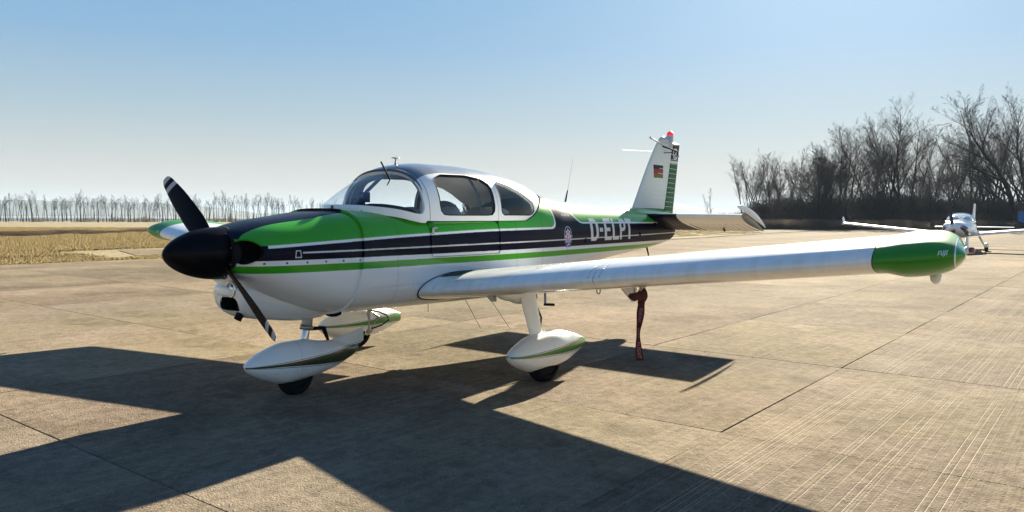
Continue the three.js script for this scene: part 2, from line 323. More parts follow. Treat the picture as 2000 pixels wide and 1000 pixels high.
function bareTree(seed, o) {
  const r = rng(seed), T = new Limbs(), C = new Limbs(), rs = () => r() * 2 - 1;
  const grow = (start, dir, len, rad, depth, segs) => {
    const pts = [start.clone()], rr = [rad]; let d = dir.clone();
    for (let i = 1; i <= segs; i++) {
      d.add(V(rs() * o.wob, rs() * o.wob * 0.5 + o.up * (depth ? 1 : 0.2), rs() * o.wob)); if (depth === 0 && o.lean) d.add(V(o.lean[0], 0, o.lean[1])); d.normalize();
      pts.push(pts[i - 1].clone().addScaledVector(d, len / segs)); rr.push(Math.max(o.min, rad * Math.pow(1 - i / segs * 0.88, 0.9)));
    }
    (depth < 2 ? T : C).limb(pts, rr, depth === 0 ? 6 : depth === 1 ? 4 : 3);
    if (depth >= o.depth) return;
    const n = Math.round(o.kids[depth] * (0.75 + 0.5 * r()));
    for (let k = 0; k < n; k++) {
      const t = depth === 0 ? mix(o.bare, 0.98, Math.pow((k + r()) / n, 0.85)) : mix(0.2, 1, (k + r()) / n), x = t * segs, i = Math.min(segs - 1, Math.floor(x));
      const p = pts[i].clone().lerp(pts[i + 1], x - i), dd = pts[i + 1].clone().sub(pts[i]).normalize();
      const az = r() * 2 * Math.PI, side = V(Math.cos(az), 0, Math.sin(az)); side.addScaledVector(dd, -side.dot(dd)).normalize();
      const ang = (o.spread[depth]) * (0.7 + 0.6 * r()), nd = dd.clone().multiplyScalar(Math.cos(ang)).addScaledVector(side, Math.sin(ang));
      const shape = depth === 0 ? (o.crown ? o.crown(t) : mix(1, 0.45, t)) : mix(1, 0.5, t);
      grow(p, nd, len * o.ratio[depth] * shape * (0.7 + 0.6 * r()), Math.max(o.min, rr[i] * o.thin), depth + 1, depth === 0 ? 4 : depth === 1 ? 3 : 2);
    }
  };
  for (let s = 0; s < (o.stems || 1); s++) grow(V(o.stems > 1 ? rs() * o.foot : 0, -0.15, o.stems > 1 ? rs() * o.foot : 0), V(rs() * (o.tilt || 0.05), 1, rs() * (o.tilt || 0.05)).normalize(), o.H * (s ? 0.75 + 0.25 * r() : 1), o.rad * (s ? 0.6 + 0.4 * r() : 1), 0, 7);
  return [T.geo(), C.geo()];
}
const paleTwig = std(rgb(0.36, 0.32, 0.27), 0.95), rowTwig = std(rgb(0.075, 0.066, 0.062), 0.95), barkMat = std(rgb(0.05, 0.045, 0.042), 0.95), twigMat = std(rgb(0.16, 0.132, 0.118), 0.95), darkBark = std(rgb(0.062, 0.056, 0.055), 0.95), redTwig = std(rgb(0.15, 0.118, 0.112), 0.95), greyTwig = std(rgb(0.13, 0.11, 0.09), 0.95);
const camX = camera.position.x, camZ = camera.position.z;
const FWD = V(-0.785, 0, 0.617).normalize(), RGT = V(-0.618, 0, -0.786).normalize();
const spot = (s, d) => V(camX, 0, camZ).addScaledVector(FWD, d).addScaledVector(RGT, d * s);   // s = sideways per metre ahead

{
  // the row of tall thin trees along the far edge of the field
  const protos = range(0, 9, 9).map((k) => bareTree(900 + k * 13, {
    H: 7.1 + (k % 4) * 0.5, rad: 0.10 + 0.025 * (k % 3), wob: 0.08, up: 0.13, depth: 3, kids: [9 + (k % 4), 3, 3], spread: [0.62 + 0.06 * (k % 3), 0.6, 0.6], ratio: [0.30 + 0.03 * (k % 3), 0.5, 0.55], thin: 0.42, min: 0.013, bare: 0.40 + 0.05 * (k % 4), tilt: 0.1, stems: k % 3 === 2 ? 2 : 1, foot: 0.5,
  }));
  const r = rng(77), N = 230;
  const words = ['thin bare tree standing in the far row behind the dry field', 'fork-topped bare tree in the far field row'];
  for (let i = 0; i < N; i++) {
    const s = -0.70 + 0.64 * (i + 0.9 * (r() - 0.5)) / N, d = 250 + 12 * (r() - 0.5) + (r() < 0.4 ? 12 + r() * 30 : 0), k = Math.floor(r() * protos.length), p = spot(s, d);
    const where = s < -0.56 ? 'at the left edge of the picture' : s < -0.5 ? 'left of the far wing tip' : s < -0.44 ? 'above the far wing tip' : s < -0.38 ? 'just right of the upper propeller blade' : s < -0.31 ? 'above the front of the nose' : s < -0.23 ? 'between nose and windscreen' : 'seen past or through the cabin glass';
    const t = thing('row_tree', words[k % 3 === 2 ? 1 : 0].replace('standing in the far row behind the dry field', 'in the far field row') + ', ' + where, 'tree', [p.x, HZ(p.x, -p.z), p.z], r() * 6.28, k % 3 === 2 ? 'forked bare trees in the row beyond the field' : 'slender bare trees in the row beyond the field');
    const sc = (0.84 + 0.3 * r()) * mix(1, 0.5, sstep(-0.34, -0.14, s)); t.scale.set(sc, sc, sc);
    part('trunk', protos[k][0], barkMat, t); part('crown', protos[k][1], rowTwig, t);
  }
  const br = [];
  const bushR = rng(5);
  for (let i = 0; i < 46; i++) { const s = -0.62 + 0.5 * bushR(), p = spot(s, 250 + bushR() * 30); const L = new Limbs(); for (let k = 0; k < 26; k++) { const a = bushR() * 6.28, h = 0.6 + bushR() * 1.3, w = 1.1 * bushR(); const b = V(p.x + Math.cos(a) * w * 2, HZ(p.x, -p.z), p.z + Math.sin(a) * w * 2); L.limb([b, b.clone().add(V(rsign(bushR) * 0.6, h, rsign(bushR) * 0.6))], [0.06, 0.03], 3); } br.push(L.geo()); }
  const hb = part('hedge_brush', br, greyTwig, scene); stuffed(tag(hb, 'low leafless brush at the foot of the far tree row', 'brush'));
}
function rsign(r) { return r() * 2 - 1; }
{
  // the wood on the right
  const base = { wob: 0.13, up: 0.06, depth: 4, thin: 0.46, min: 0.0075 };
  const kinds = [
    { ...base, H: 15, rad: 0.2, kids: [14, 6, 5, 3], spread: [0.62, 0.6, 0.65, 0.65], ratio: [0.40, 0.52, 0.5, 0.55], bare: 0.3, tilt: 0.08 },
    { ...base, H: 13, rad: 0.13, kids: [14, 5, 4, 3], spread: [0.42, 0.5, 0.6, 0.6], ratio: [0.32, 0.5, 0.5, 0.5], bare: 0.38, tilt: 0.13, stems: 2, foot: 0.5 },
    { ...base, H: 14, rad: 0.16, kids: [12, 6, 5, 3], spread: [0.68, 0.65, 0.65, 0.65], ratio: [0.42, 0.5, 0.5, 0.5], bare: 0.22, tilt: 0.1 },
    { ...base, H: 12, rad: 0.1, kids: [11, 5, 4, 3], spread: [0.4, 0.5, 0.6, 0.6], ratio: [0.3, 0.5, 0.5, 0.5], bare: 0.42, tilt: 0.16, stems: 3, foot: 0.7 },
    { ...base, H: 17, rad: 0.24, kids: [15, 7, 5, 3], spread: [0.75, 0.65, 0.65, 0.7], ratio: [0.46, 0.52, 0.5, 0.5], bare: 0.24, tilt: 0.06, wob: 0.15 },
    { ...base, H: 9, rad: 0.12, kids: [20, 8, 6, 4], spread: [0.75, 0.7, 0.7, 0.7], ratio: [0.46, 0.5, 0.5, 0.5], bare: 0.08, tilt: 0.1, stems: 3, foot: 1.2, crown: (t) => 0.45 + 0.9 * Math.sin(Math.min(1, t * 1.1) * Math.PI) },
  ];
  const geos = kinds.map((k, i) => bareTree(300 + i * 31, k));
  const names = ['tall straight bare tree', 'slim bare tree with twin stems', 'low-branching bare tree', 'cluster of three thin bare stems', 'broad round-crowned bare tree', 'dense twiggy bush-like tree'];
  const r = rng(2024);
  // skyline of the wood: sideways position -> height of the tree tops as rise per metre ahead
  const sky = table([[0.296, 0.075], [0.32, 0.086], [0.36, 0.092], [0.4, 0.10], [0.43, 0.112], [0.45, 0.106], [0.465, 0.125], [0.49, 0.136], [0.51, 0.13], [0.535, 0.112], [0.56, 0.116], [0.59, 0.142], [0.62, 0.16], [0.66, 0.155], [0.72, 0.14], [0.8, 0.14]]);
  const put = (s, d, k, h, turn, front) => {
    const p = spot(s, d), at = s < 0.335 ? 'thin left end' : s < 0.385 ? 'left part' : s < 0.43 ? 'part round the dense twiggy mound' : s < 0.47 ? 'part right of the twiggy mound' : s < 0.52 ? 'part under the highest middle crowns' : s < 0.57 ? 'part above the parked aircraft' : s < 0.63 ? 'part left of the big leaning tree' : 'part round the big leaning tree', t = thing('wood_tree', `${names[k]}, ${front}, ${at}`, 'tree', [p.x, 0, p.z], turn, `${['tall trees', 'twin-stemmed trees', 'low-branching trees', 'thin clustered stems', 'broad-crowned trees', 'twiggy bush trees'][k]} ${front}`);
    const sc = h / kinds[k].H; t.scale.set(sc * (0.85 + 0.2 * r()), sc, sc * (0.85 + 0.2 * r()));
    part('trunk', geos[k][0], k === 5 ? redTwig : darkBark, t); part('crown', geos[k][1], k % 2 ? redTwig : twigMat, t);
  };
  const where = ['wood front', 'wood middle', 'wood back'];
  for (let i = 0; i < 96; i++) {
    const row = i % 3, s = 0.297 + 0.46 * Math.pow((Math.floor(i / 3) + r()) / 32, 0.95), d = 104 + row * 13 + 8 * r(), near = s < 0.31;
    const k = near ? 1 : [0, 1, 2, 3, 0, 2, 1, 4][Math.floor(r() * 8)];
    put(s, d, k, (sky(s) * (0.62 + 0.34 * r() - (row === 0 ? 0.1 * r() : 0))) * d + 1.1, r() * 6.28, where[row]);
  }
  for (const [s, d, k, h] of [[0.487, 103, 4, 15.4], [0.515, 106, 0, 15.2], [0.462, 105, 0, 13.6], [0.425, 104, 2, 12.6], [0.298, 101, 1, 8.8], [0.312, 104, 3, 8.2], [0.56, 107, 0, 14]]) put(s, d, k, h, r() * 6.28, 'tallest at wood front');
  for (const [s, d, h] of [[0.395, 101, 7.6], [0.42, 100, 9.6], [0.405, 103, 8.4], [0.5, 103, 6.5], [0.545, 104, 7], [0.34, 100, 5.6], [0.59, 106, 7]]) put(s, d, 5, h, r() * 6.28, 'low at wood front');
  // the big leaning tree at the right edge
  {
    const o = { H: 15, rad: 0.42, wob: 0.17, up: 0.04, depth: 4, kids: [12, 7, 6, 4], spread: [0.55, 0.6, 0.65, 0.65], ratio: [0.62, 0.55, 0.5, 0.5], thin: 0.56, min: 0.010, bare: 0.16, tilt: 0, stems: 1, lean: [0.055, 0.07] };
    const [a, b] = bareTree(4242, o), p = spot(0.648, 104), t = thing('leaning_tree', 'largest bare tree, leaning left with thick spreading limbs at the right edge', 'tree', [p.x, 0, p.z], 0);
    part('trunk', a, darkBark, t); part('crown', b, darkBark, t);
    const o2 = { ...o, H: 15.5, rad: 0.3, lean: [0.0, 0.01], kids: [13, 7, 5, 4], spread: [0.42, 0.5, 0.6, 0.6], ratio: [0.5, 0.5, 0.5, 0.5] };
    const [c, e] = bareTree(4343, o2), q = spot(0.672, 107), t2 = thing('upright_tree', 'tall upright bare tree behind the large leaning tree, cut by the right edge', 'tree', [q.x, 0, q.z], 1);
    part('trunk', c, darkBark, t2); part('crown', e, darkBark, t2);
  }
  // a lone thin tree beyond the tail and low bushes beside it
  {
    const [a, b] = bareTree(515, { ...base, H: 9, rad: 0.1, kids: [14, 5, 3], depth: 3, spread: [0.35, 0.5, 0.6], ratio: [0.25, 0.5, 0.5], bare: 0.15, stems: 2, foot: 0.6, tilt: 0.08, min: 0.012 }), p = spot(0.255, 210), t = thing('lone_tree', 'lone thin pale tree standing in the open left of the wood', 'tree', [p.x, 0, p.z]);
    part('trunk', a, paleTwig, t); part('crown', b, paleTwig, t);
  }
  // thickets: many thin stems; one shape repeated as uncountable undergrowth
  const thicket = (seed, n, h, w, tw, min) => {
    const q = rng(seed), L = new Limbs();
    for (let i = 0; i < n; i++) {
      const a = q() * 6.28, R = w * Math.sqrt(q()), b = V(Math.cos(a) * R, -0.1, Math.sin(a) * R), H = h * (0.45 + 0.55 * q()) * (1 - 0.35 * R / w), m = b.clone().add(V(rsign(q) * 0.5, H * 0.55, rsign(q) * 0.5)), e = m.clone().add(V(rsign(q) * 0.9, H * 0.45, rsign(q) * 0.9));
      L.limb([b, m, e], [0.03, 0.022, min], 3);
      for (let k = 0; k < tw; k++) { const t = 0.2 + 0.8 * q(), s0 = t < 0.55 ? b.clone().lerp(m, t / 0.55) : m.clone().lerp(e, (t - 0.55) / 0.45); L.limb([s0, s0.clone().add(V(rsign(q) * 0.7, 0.15 + 0.6 * q(), rsign(q) * 0.7))], [min, min * 0.8], 3); }
    }
    return L.geo();
  };
  const scatter = (name, geo, mat, list) => {
    const im = new THREE.InstancedMesh(geo, mat, list.length), M = new THREE.Matrix4(), Q = new THREE.Quaternion(), Y = V(0, 1, 0);
    list.forEach(([p, turn, s, sy], i) => im.setMatrixAt(i, M.compose(p, Q.setFromAxisAngle(Y, turn), V(s, sy, s))));
    im.name = name; im.castShadow = im.receiveShadow = true; scene.add(im); return stuffed(im);
  };
  const list = [], low = [], bram = [], far = [];
  for (let i = 0; i < 330; i++) { const s = 0.318 + 0.46 * r(), d = 102 + 42 * Math.pow(r(), 1.1), p = spot(s, d), k = 0.75 + 0.6 * r(); list.push([p, r() * 6.28, k * 1.1, k * (0.45 + 0.6 * r())]); }
  for (let i = 0; i < 200; i++) { const s = 0.305 + 0.46 * r(), d = 99 + 8 * r(), p = spot(s, d), k = 0.5 + 0.5 * r(); low.push([p, r() * 6.28, k * 1.5, k]); }
  for (let i = 0; i < 380; i++) { const s = 0.285 + 0.42 * r(), d = 92 + 7 * r() + 3 * (s > 0.5 ? 1 : 0), p = spot(s, d), k = 0.35 + 0.5 * r(); bram.push([p, r() * 6.28, k * 1.2, k * 0.8]); }
  for (let i = 0; i < 160; i++) { const s = 0.19 + 0.13 * r(), d = 150 + 60 * r(), p = spot(s, d), k = 0.35 + 0.75 * r() * sstep(0.19, 0.29, s); far.push([p, r() * 6.28, k * 1.2, k * 0.75]); }
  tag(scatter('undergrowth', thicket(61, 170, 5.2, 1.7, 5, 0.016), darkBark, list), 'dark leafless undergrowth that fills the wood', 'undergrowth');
  tag(scatter('thicket', thicket(62, 120, 3.0, 1.4, 5, 0.013), redTwig, low), 'reddish brown thicket along the front of the wood', 'thicket');
  tag(scatter('bramble', thicket(63, 120, 2.2, 1.3, 5, 0.012), std(rgb(0.60, 0.49, 0.37), 1), bram), 'tangled straw-brown brambles below the wood edge', 'brambles');
  tag(scatter('scrub', thicket(64, 110, 3.4, 1.3, 4, 0.018), greyTwig, far), 'low grey scrub in the open left of the wood', 'scrub');

  // dry grass
  const tuft = (seed, n, h, w) => { const q = rng(seed), pos = [], nor = []; for (let i = 0; i < n; i++) { const a = q() * 6.28, R = w * q(), x = Math.cos(a) * R, z = Math.sin(a) * R, H = h * (0.4 + 0.6 * q()), lx = rsign(q) * H * 0.7, lz = rsign(q) * H * 0.7, b = q() * 6.28, e = 0.006 + 0.006 * q(); pos.push(x - e * Math.cos(b), 0, z - e * Math.sin(b), x + e * Math.cos(b), 0, z + e * Math.sin(b), x + lx, H, z + lz); for (let k = 0; k < 3; k++) nor.push(rsign(q) * 0.4, 0.8, rsign(q) * 0.4); } const g = new THREE.BufferGeometry(); g.setAttribute('position', new THREE.Float32BufferAttribute(pos, 3)); g.setAttribute('normal', new THREE.Float32BufferAttribute(nor, 3)); return g; };
  const straw = std(rgb(0.36, 0.275, 0.125), 1), green = std(rgb(0.22, 0.19, 0.075), 1);
  const A = [], B = [];
  for (let i = 0; i < 34000; i++) {
    const d = 20 + 62 * Math.pow(r(), 1.5), s = -0.75 + 0.45 * r(), p = spot(s, d), l = -p.z;
    if (l > -19.75) continue;
    const spur = p.x < -8 && l < -21.5 - (-p.x - 9) * 0.13 && l > -27.4 - (-p.x - 9) * 0.13; if (spur) continue;
    const k = 0.55 + 0.8 * r() + 0.35 * Math.max(0, fbm(p.x * 0.12, l * 0.12)), near = l > -23.5;
    p.y = HZ(p.x, l); (near ? r() < 0.6 : r() < 0.12) ? B.push([p, r() * 6.28, k, k * 0.55]) : A.push([p, r() * 6.28, k * 1.3, k * (near ? 0.6 : 1)]);
  }
  for (let i = 0; i < 9000; i++) { const f = -26 - 64 * r(), l = -19.7 - 26 * r(), lim = -19.65 - 26 * sstep(-62, -100, f); if (l > lim) continue; const k = 0.5 + 0.6 * r(); (r() < 0.25 ? B : A).push([P(f, HZ(f, l), l), r() * 6.28, k * 1.3, k * 0.6]); }
  for (let i = 0; i < 5000; i++) { const f = -14 - 70 * r(), e = vergeEdge(f), l = mix(-19.72, e, r()); if (e < -19.6) continue; const k = 0.4 + 0.5 * r(); (r() < 0.85 ? B : A).push([P(f, 0.02, l), r() * 6.28, k * 1.3, k * 0.5]); }
  tag(scatter('dry_grass', tuft(71, 44, 0.085, 0.30), straw, A), 'tall straw-coloured dry grass covering the field', 'grass');
  tag(scatter('short_grass', tuft(72, 36, 0.05, 0.22), green, B), 'short greenish grass along the apron edge', 'grass');
  // dark dead weeds beside the field lane
  const wd = []; for (let i = 0; i < 240; i++) { const t = r(), f = mix(0, -75, t), l = -52.5 + 0.41 * (f + 16) + 2.2 * rsign(r); if (fbm(f * 0.09, 4.2) < -0.08 + 0.1 * r()) continue; const k = 0.25 + 0.3 * r(); wd.push([P(f, HZ(f, l), l), r() * 6.28, k * 1.6, k * 0.36]); }
  tag(scatter('dead_weeds', thicket(65, 90, 2.0, 1.2, 4, 0.014), std(rgb(0.25, 0.19, 0.13), 1), wd), 'low brown weeds beside the narrow field lane', 'weeds');
}

// ---------------------------------------------------------------- the green, navy and white light aircraft
const WHITE = rgb(0.83, 0.84, 0.83), NAVY = [0.003, 0.004, 0.016], GREEN = [0.045, 0.34, 0.013];
const PITCH = 1;
const plane = thing('light_aircraft', 'low-wing propeller aircraft in green, navy and white with D-ELPT on its side', 'airplane');
const whitePaint = paintMat(WHITE), greenPaint = paintMat(rgb(...GREEN), { metalness: 0.25, roughness: 0.32 }), navyPaint = paintMat(rgb(...NAVY), { clearcoat: 0.2, specularIntensity: 0.06 });
const roofPaint = paintMat(rgb(0.13, 0.155, 0.195), { roughness: 0.3, clearcoatRoughness: 0.12 });
const blackGloss = paintMat(rgb(0.003, 0.003, 0.005), { roughness: 0.4, clearcoat: 0.12, specularIntensity: 0.05 }), blackMatt = new THREE.MeshPhysicalMaterial({ color: rgb(0.008, 0.008, 0.009), roughness: 0.8, specularIntensity: 0.3, side: THREE.DoubleSide }), rubber = new THREE.MeshPhysicalMaterial({ color: rgb(0.010, 0.010, 0.011), roughness: 0.9, specularIntensity: 0.3, side: THREE.DoubleSide }), chrome = std(rgb(0.62, 0.63, 0.65), 0.18, { metalness: 1 }), steel = std(rgb(0.33, 0.34, 0.35), 0.4, { metalness: 0.9 }), greyPaint = paintMat(rgb(0.42, 0.44, 0.45));
const glass = new THREE.MeshPhysicalMaterial({ color: rgb(0.93, 0.96, 0.97), roughness: 0.02, transmission: 1, thickness: 0, ior: 1.45, side: THREE.DoubleSide });
const trimDark = std(rgb(0.09, 0.105, 0.125), 0.8), headliner = std(rgb(0.78, 0.73, 0.66), 0.9), lining = std(rgb(0.14, 0.145, 0.15), 0.9), seatCloth = std(rgb(0.2, 0.23, 0.26), 0.85);

// body sections: f -> half width, bottom, height of the widest line, top, exponents
const bW = table([[1.0, 0.30], [0.97, 0.385], [0.92, 0.44], [0.8, 0.485], [0.6, 0.525], [0.3, 0.56], [0, 0.575], [-1.9, 0.578], [-2.6, 0.535], [-3.2, 0.475], [-4.3, 0.365], [-5.4, 0.25], [-6.2, 0.15], [-6.45, 0.115], [-6.55, 0.06], [-6.57, 0.01]]);
const bB = table([[1.0, 1.05], [0.97, 1.01], [0.92, 0.97], [0.8, 0.885], [0.56, 0.775], [0.22, 0.682], [-0.2, 0.655], [-2.1, 0.635], [-2.6, 0.70], [-3.2, 0.79], [-4.3, 0.925], [-5.4, 1.015], [-6.2, 1.095], [-6.45, 1.15], [-6.55, 1.22], [-6.57, 1.28]]);
const bC = table([[1.0, 1.2], [0.5, 1.17], [0, 1.15], [-2, 1.15], [-3.5, 1.22], [-5, 1.27], [-6.57, 1.32]]);
const bT = table([[1.0, 1.34], [0.97, 1.365], [0.92, 1.385], [0.74, 1.435], [0.46, 1.475], [0.16, 1.512], [-0.05, 1.525], [-0.5, 1.525], [-1.9, 1.56], [-2.3, 1.64], [-2.6, 1.72], [-2.85, 1.725], [-3.1, 1.695], [-3.65, 1.655], [-4.35, 1.617], [-5.29, 1.565], [-6.0, 1.53], [-6.45, 1.495], [-6.55, 1.44], [-6.57, 1.36]]);
const bNT = table([[1, 2.2], [0.8, 2.35], [0.4, 2.7], [0, 3.4], [-1.9, 3.8], [-2.6, 2.9], [-3.3, 2.35], [-5, 2.3], [-6.57, 2.4]]);
const bNB = table([[1, 2.4], [0.6, 2.9], [0, 3.6], [-2, 4], [-3.5, 3], [-6.57, 2.6]]);
const sgnp = (x, p) => Math.sign(x) * Math.pow(Math.abs(x), p);
const bodyAt = (f, th) => { const c = Math.sin(th), s = -Math.cos(th), n = s > 0 ? bNT(f) : bNB(f), uc = bC(f); return [uc + (s > 0 ? bT(f) - uc : uc - bB(f)) * sgnp(s, 2 / n), bW(f) * sgnp(c, 2 / n)]; };
const bodyS = (f, u, l) => { const w = bW(f), uc = bC(f), h = u > uc ? bT(f) - uc : uc - bB(f), n = u > uc ? bNT(f) : bNB(f); return (Math.pow(Math.pow(Math.abs(l) / w, n) + Math.pow(Math.abs(u - uc) / h, n), 1 / n) - 1) * Math.min(w, h); };
const bodyHalf = (f, u) => { const uc = bC(f), h = u > uc ? bT(f) - uc : uc - bB(f), n = u > uc ? bNT(f) : bNB(f), q = Math.abs(u - uc) / h; return q >= 1 ? 0 : bW(f) * Math.pow(1 - Math.pow(q, n), 1 / n); };
// equal steps of arc length round a section
function arcs(curve, n) {
  const M = 600, pts = [], len = [0]; for (let i = 0; i <= M; i++) { pts.push(curve(i / M)); if (i) len.push(len[i - 1] + Math.hypot(pts[i][0] - pts[i - 1][0], pts[i][1] - pts[i - 1][1])); }
  const out = []; let k = 0; for (let j = 0; j <= n; j++) { const t = len[M] * j / n; while (k < M - 1 && len[k + 1] < t) k++; const s = clamp((t - len[k]) / (len[k + 1] - len[k] || 1)); out.push([mix(pts[k][0], pts[k + 1][0], s), mix(pts[k][1], pts[k + 1][1], s)]); }
  return out;
}
const F0 = -6.57, F1 = 1.0, fU = (f) => (f - F0) / (F1 - F0);
const NB = 132, bodyArc = new Map(), bodyRow = (f) => { if (!bodyArc.has(f)) bodyArc.set(f, arcs((t) => bodyAt(f, t * 2 * Math.PI), NB)); return bodyArc.get(f); };

// greenhouse: f -> half width at the sill, sill height, top
const gW = (f) => { if (f > -0.7) return 0.565 * Math.pow(Math.max(0.00002, 1 - ((f + 0.7) / 0.6) ** 2), 0.58); return gWr(f); };
const gWr = table([[-0.7, 0.565], [-1.8, 0.562], [-2.1, 0.545], [-2.4, 0.49], [-2.58, 0.42], [-2.74, 0.32], [-2.88, 0.2], [-3.0, 0.05], [-3.25, 0.02]]);
const gS = table([[0.06, 1.535], [-0.1, 1.535], [-0.35, 1.508], [-0.7, 1.445], [-0.9, 1.442], [-2.2, 1.445], [-2.5, 1.49], [-2.8, 1.57], [-3.25, 1.63]]);
const gT = table([[0.0, 1.54], [-0.07, 1.552], [-0.1, 1.57], [-0.22, 1.63], [-0.37, 1.71], [-0.52, 1.80], [-0.63, 1.86], [-0.75, 1.93], [-0.85, 1.96], [-1.04, 1.98], [-1.39, 1.98], [-1.77, 1.962], [-2.1, 1.92], [-2.36, 1.872], [-2.63, 1.80], [-2.8, 1.755], [-3.0, 1.70], [-3.25, 1.65]]);
const GN = 2.55;
const ghCurve = (f) => (t) => { const w = gW(f), us = gS(f), h = gT(f) - us; const sk = f > -0.68 ? 0.03 : 0.008; if (t < 0.06) return [us - sk + t * sk / 0.06, w]; if (t > 0.94) return [us - sk + (1 - t) * sk / 0.06, -w]; const th = (t - 0.06) / 0.88 * Math.PI, c = Math.cos(th), s = Math.sin(th); return [us + h * Math.pow(Math.max(0, s), 2 / GN), w * sgnp(c, 2 / GN)]; };
const ghS = (f, u, l) => { if (f > -0.1 || f < -3.25) return 1; const w = gW(f), us = gS(f), h = Math.max(0.01, gT(f) - us); if (u < us) return Math.max(Math.abs(l) - w, us - 0.03 - u); return (Math.pow(Math.pow(Math.abs(l) / w, GN) + Math.pow((u - us) / h, GN), 1 / GN) - 1) * Math.min(w, h); };
const ghHalf = (f, u) => { const us = gS(f), h = gT(f) - us, q = clamp((u - us) / h); return gW(f) * Math.pow(1 - Math.pow(q, GN), 1 / GN); };

// --- paint of the body, worked out on the aircraft itself
const upL = table([[1, 1.236], [0.075, 1.285], [-0.66, 1.315], [-1.65, 1.343], [-2.8, 1.354]]);
const midL = table([[0.7, 1.196], [-0.7, 1.207], [-1.9, 1.215], [-3.4, 1.222], [-6.6, 1.245]]);
const letters = (() => { // D-ELPT as a raster, sampled in (f, u)
  const c = document.createElement('canvas'); c.width = 1024; c.height = 256; const x = c.getContext('2d'); x.fillStyle = '#000'; x.fillRect(0, 0, 1024, 256); x.fillStyle = '#fff';
  const L = (a, b, q) => q.forEach(([x0, y0, x1, y1]) => x.fillRect(a + (b - a) * x0, 256 * y0, (b - a) * (x1 - x0), 256 * (y1 - y0)));
  const poly = (a, b, pts) => { x.beginPath(); pts.forEach(([u, v], i) => x[i ? 'lineTo' : 'moveTo'](a + (b - a) * u, 256 * v)); x.closePath(); x.fill(); };
  const W = [[0, 178], [205, 282], [318, 482], [512, 668], [698, 850], [868, 1024]];
  poly(W[0][0], W[0][1], [[0, 0], [0.62, 0], [1, 0.2], [1, 0.8], [0.62, 1], [0, 1]]); x.fillStyle = '#000'; poly(W[0][0], W[0][1], [[0.3, 0.17], [0.55, 0.17], [0.7, 0.26], [0.7, 0.74], [0.55, 0.83], [0.3, 0.83]]); x.fillStyle = '#fff';
  L(...W[1], [[0, 0.42, 1, 0.60]]); L(...W[2], [[0, 0, 0.32, 1], [0, 0, 1, 0.17], [0, 0.42, 0.85, 0.59], [0, 0.83, 1, 1]]); L(...W[3], [[0, 0, 0.32, 1], [0, 0.83, 1, 1]]);
  poly(W[4][0], W[4][1], [[0, 0], [0.72, 0], [1, 0.15], [1, 0.45], [0.72, 0.6], [0.3, 0.6], [0.3, 1], [0, 1]]); x.fillStyle = '#000'; poly(W[4][0], W[4][1], [[0.3, 0.16], [0.6, 0.16], [0.7, 0.22], [0.7, 0.38], [0.6, 0.44], [0.3, 0.44]]); x.fillStyle = '#fff';
  L(...W[5], [[0, 0, 1, 0.17], [0.35, 0, 0.67, 1]]);
  return x.getImageData(0, 0, 1024, 256).data;
})();
const crestPix = (() => { const c = document.createElement('canvas'); c.width = c.height = 256; const x = c.getContext('2d');
  x.clearRect(0, 0, 256, 256); x.lineWidth = 9; x.strokeStyle = '#c9cde0'; x.beginPath(); x.ellipse(128, 118, 112, 112, 0, 0, 7); x.stroke();
  x.fillStyle = '#d6d8ea'; x.beginPath(); for (let i = 0; i < 16; i++) { const a = i / 16 * 6.2832 - Math.PI / 2, r = i % 2 ? 70 : 98; x[i ? 'lineTo' : 'moveTo'](128 + r * Math.cos(a), 122 + r * Math.sin(a)); } x.fill();
  x.strokeStyle = '#343a86'; x.lineWidth = 7; x.beginPath(); x.ellipse(128, 122, 58, 62, 0, 0, 7); x.stroke();
  x.fillStyle = '#b9789a'; x.beginPath(); x.ellipse(128, 122, 50, 55, 0, 0, 7); x.fill();
  x.strokeStyle = '#f0e6ee'; x.lineWidth = 11; x.lineCap = 'round'; x.beginPath(); x.moveTo(104, 98); x.quadraticCurveTo(128, 70, 146, 100); x.quadraticCurveTo(152, 132, 128, 140); x.lineTo(126, 162); x.stroke();
  x.fillStyle = '#3a59b4'; x.fillRect(58, 200, 140, 46); x.fillStyle = '#dfe6f5'; x.fillRect(118, 212, 66, 9); x.fillRect(76, 228, 60, 7);
  return x.getImageData(0, 0, 256, 256).data; })();
const smallPix = (() => { const c = document.createElement('canvas'); c.width = 512; c.height = 64; const x = c.getContext('2d'); x.fillStyle = '#000'; x.fillRect(0, 0, 512, 64); x.fillStyle = '#fff'; x.font = 'bold 58px sans-serif'; x.textBaseline = 'middle'; x.textAlign = 'center'; x.fillText('FA-200/180', 256, 34, 500); return x.getImageData(0, 0, 512, 64).data; })();
const LF0 = -3.60, LF1 = -4.80, LU0 = 1.188, LU1 = 1.455;
const SEAMS = [-0.34, -1.98, -2.47, -3.02, -3.9, -4.92, -5.62];
function bodyPaint(f, u, l) {
  const c = bodyPaint0(f, u, l), al = Math.abs(l); let k = 1 + 0.05 * fbm(f * 2.2, u * 3.1, l) ;
  if (f < 0) for (const s of SEAMS) { const d = Math.abs(f - s); if (d < 0.0022) k *= 0.62; else if (Math.abs(d - 0.016) < 0.0034 && Math.abs(((u * 22) % 1) - 0.5) < 0.09) k *= 0.72; }
  if (u < 1.04 && f < -0.05 && f > -5.4) { const d = Math.abs(u - (0.885 + Math.max(0, -f - 2.4) * 0.045)); if (d < 0.0018) k *= 0.72; else if (Math.abs(d - 0.012) < 0.003 && Math.abs(((f * 20 % 1) + 1) % 1 - 0.5) < 0.08) k *= 0.65; }
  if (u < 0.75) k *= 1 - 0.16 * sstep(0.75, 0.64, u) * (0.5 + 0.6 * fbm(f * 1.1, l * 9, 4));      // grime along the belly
  return [c[0] * k, c[1] * k, c[2] * k];
}
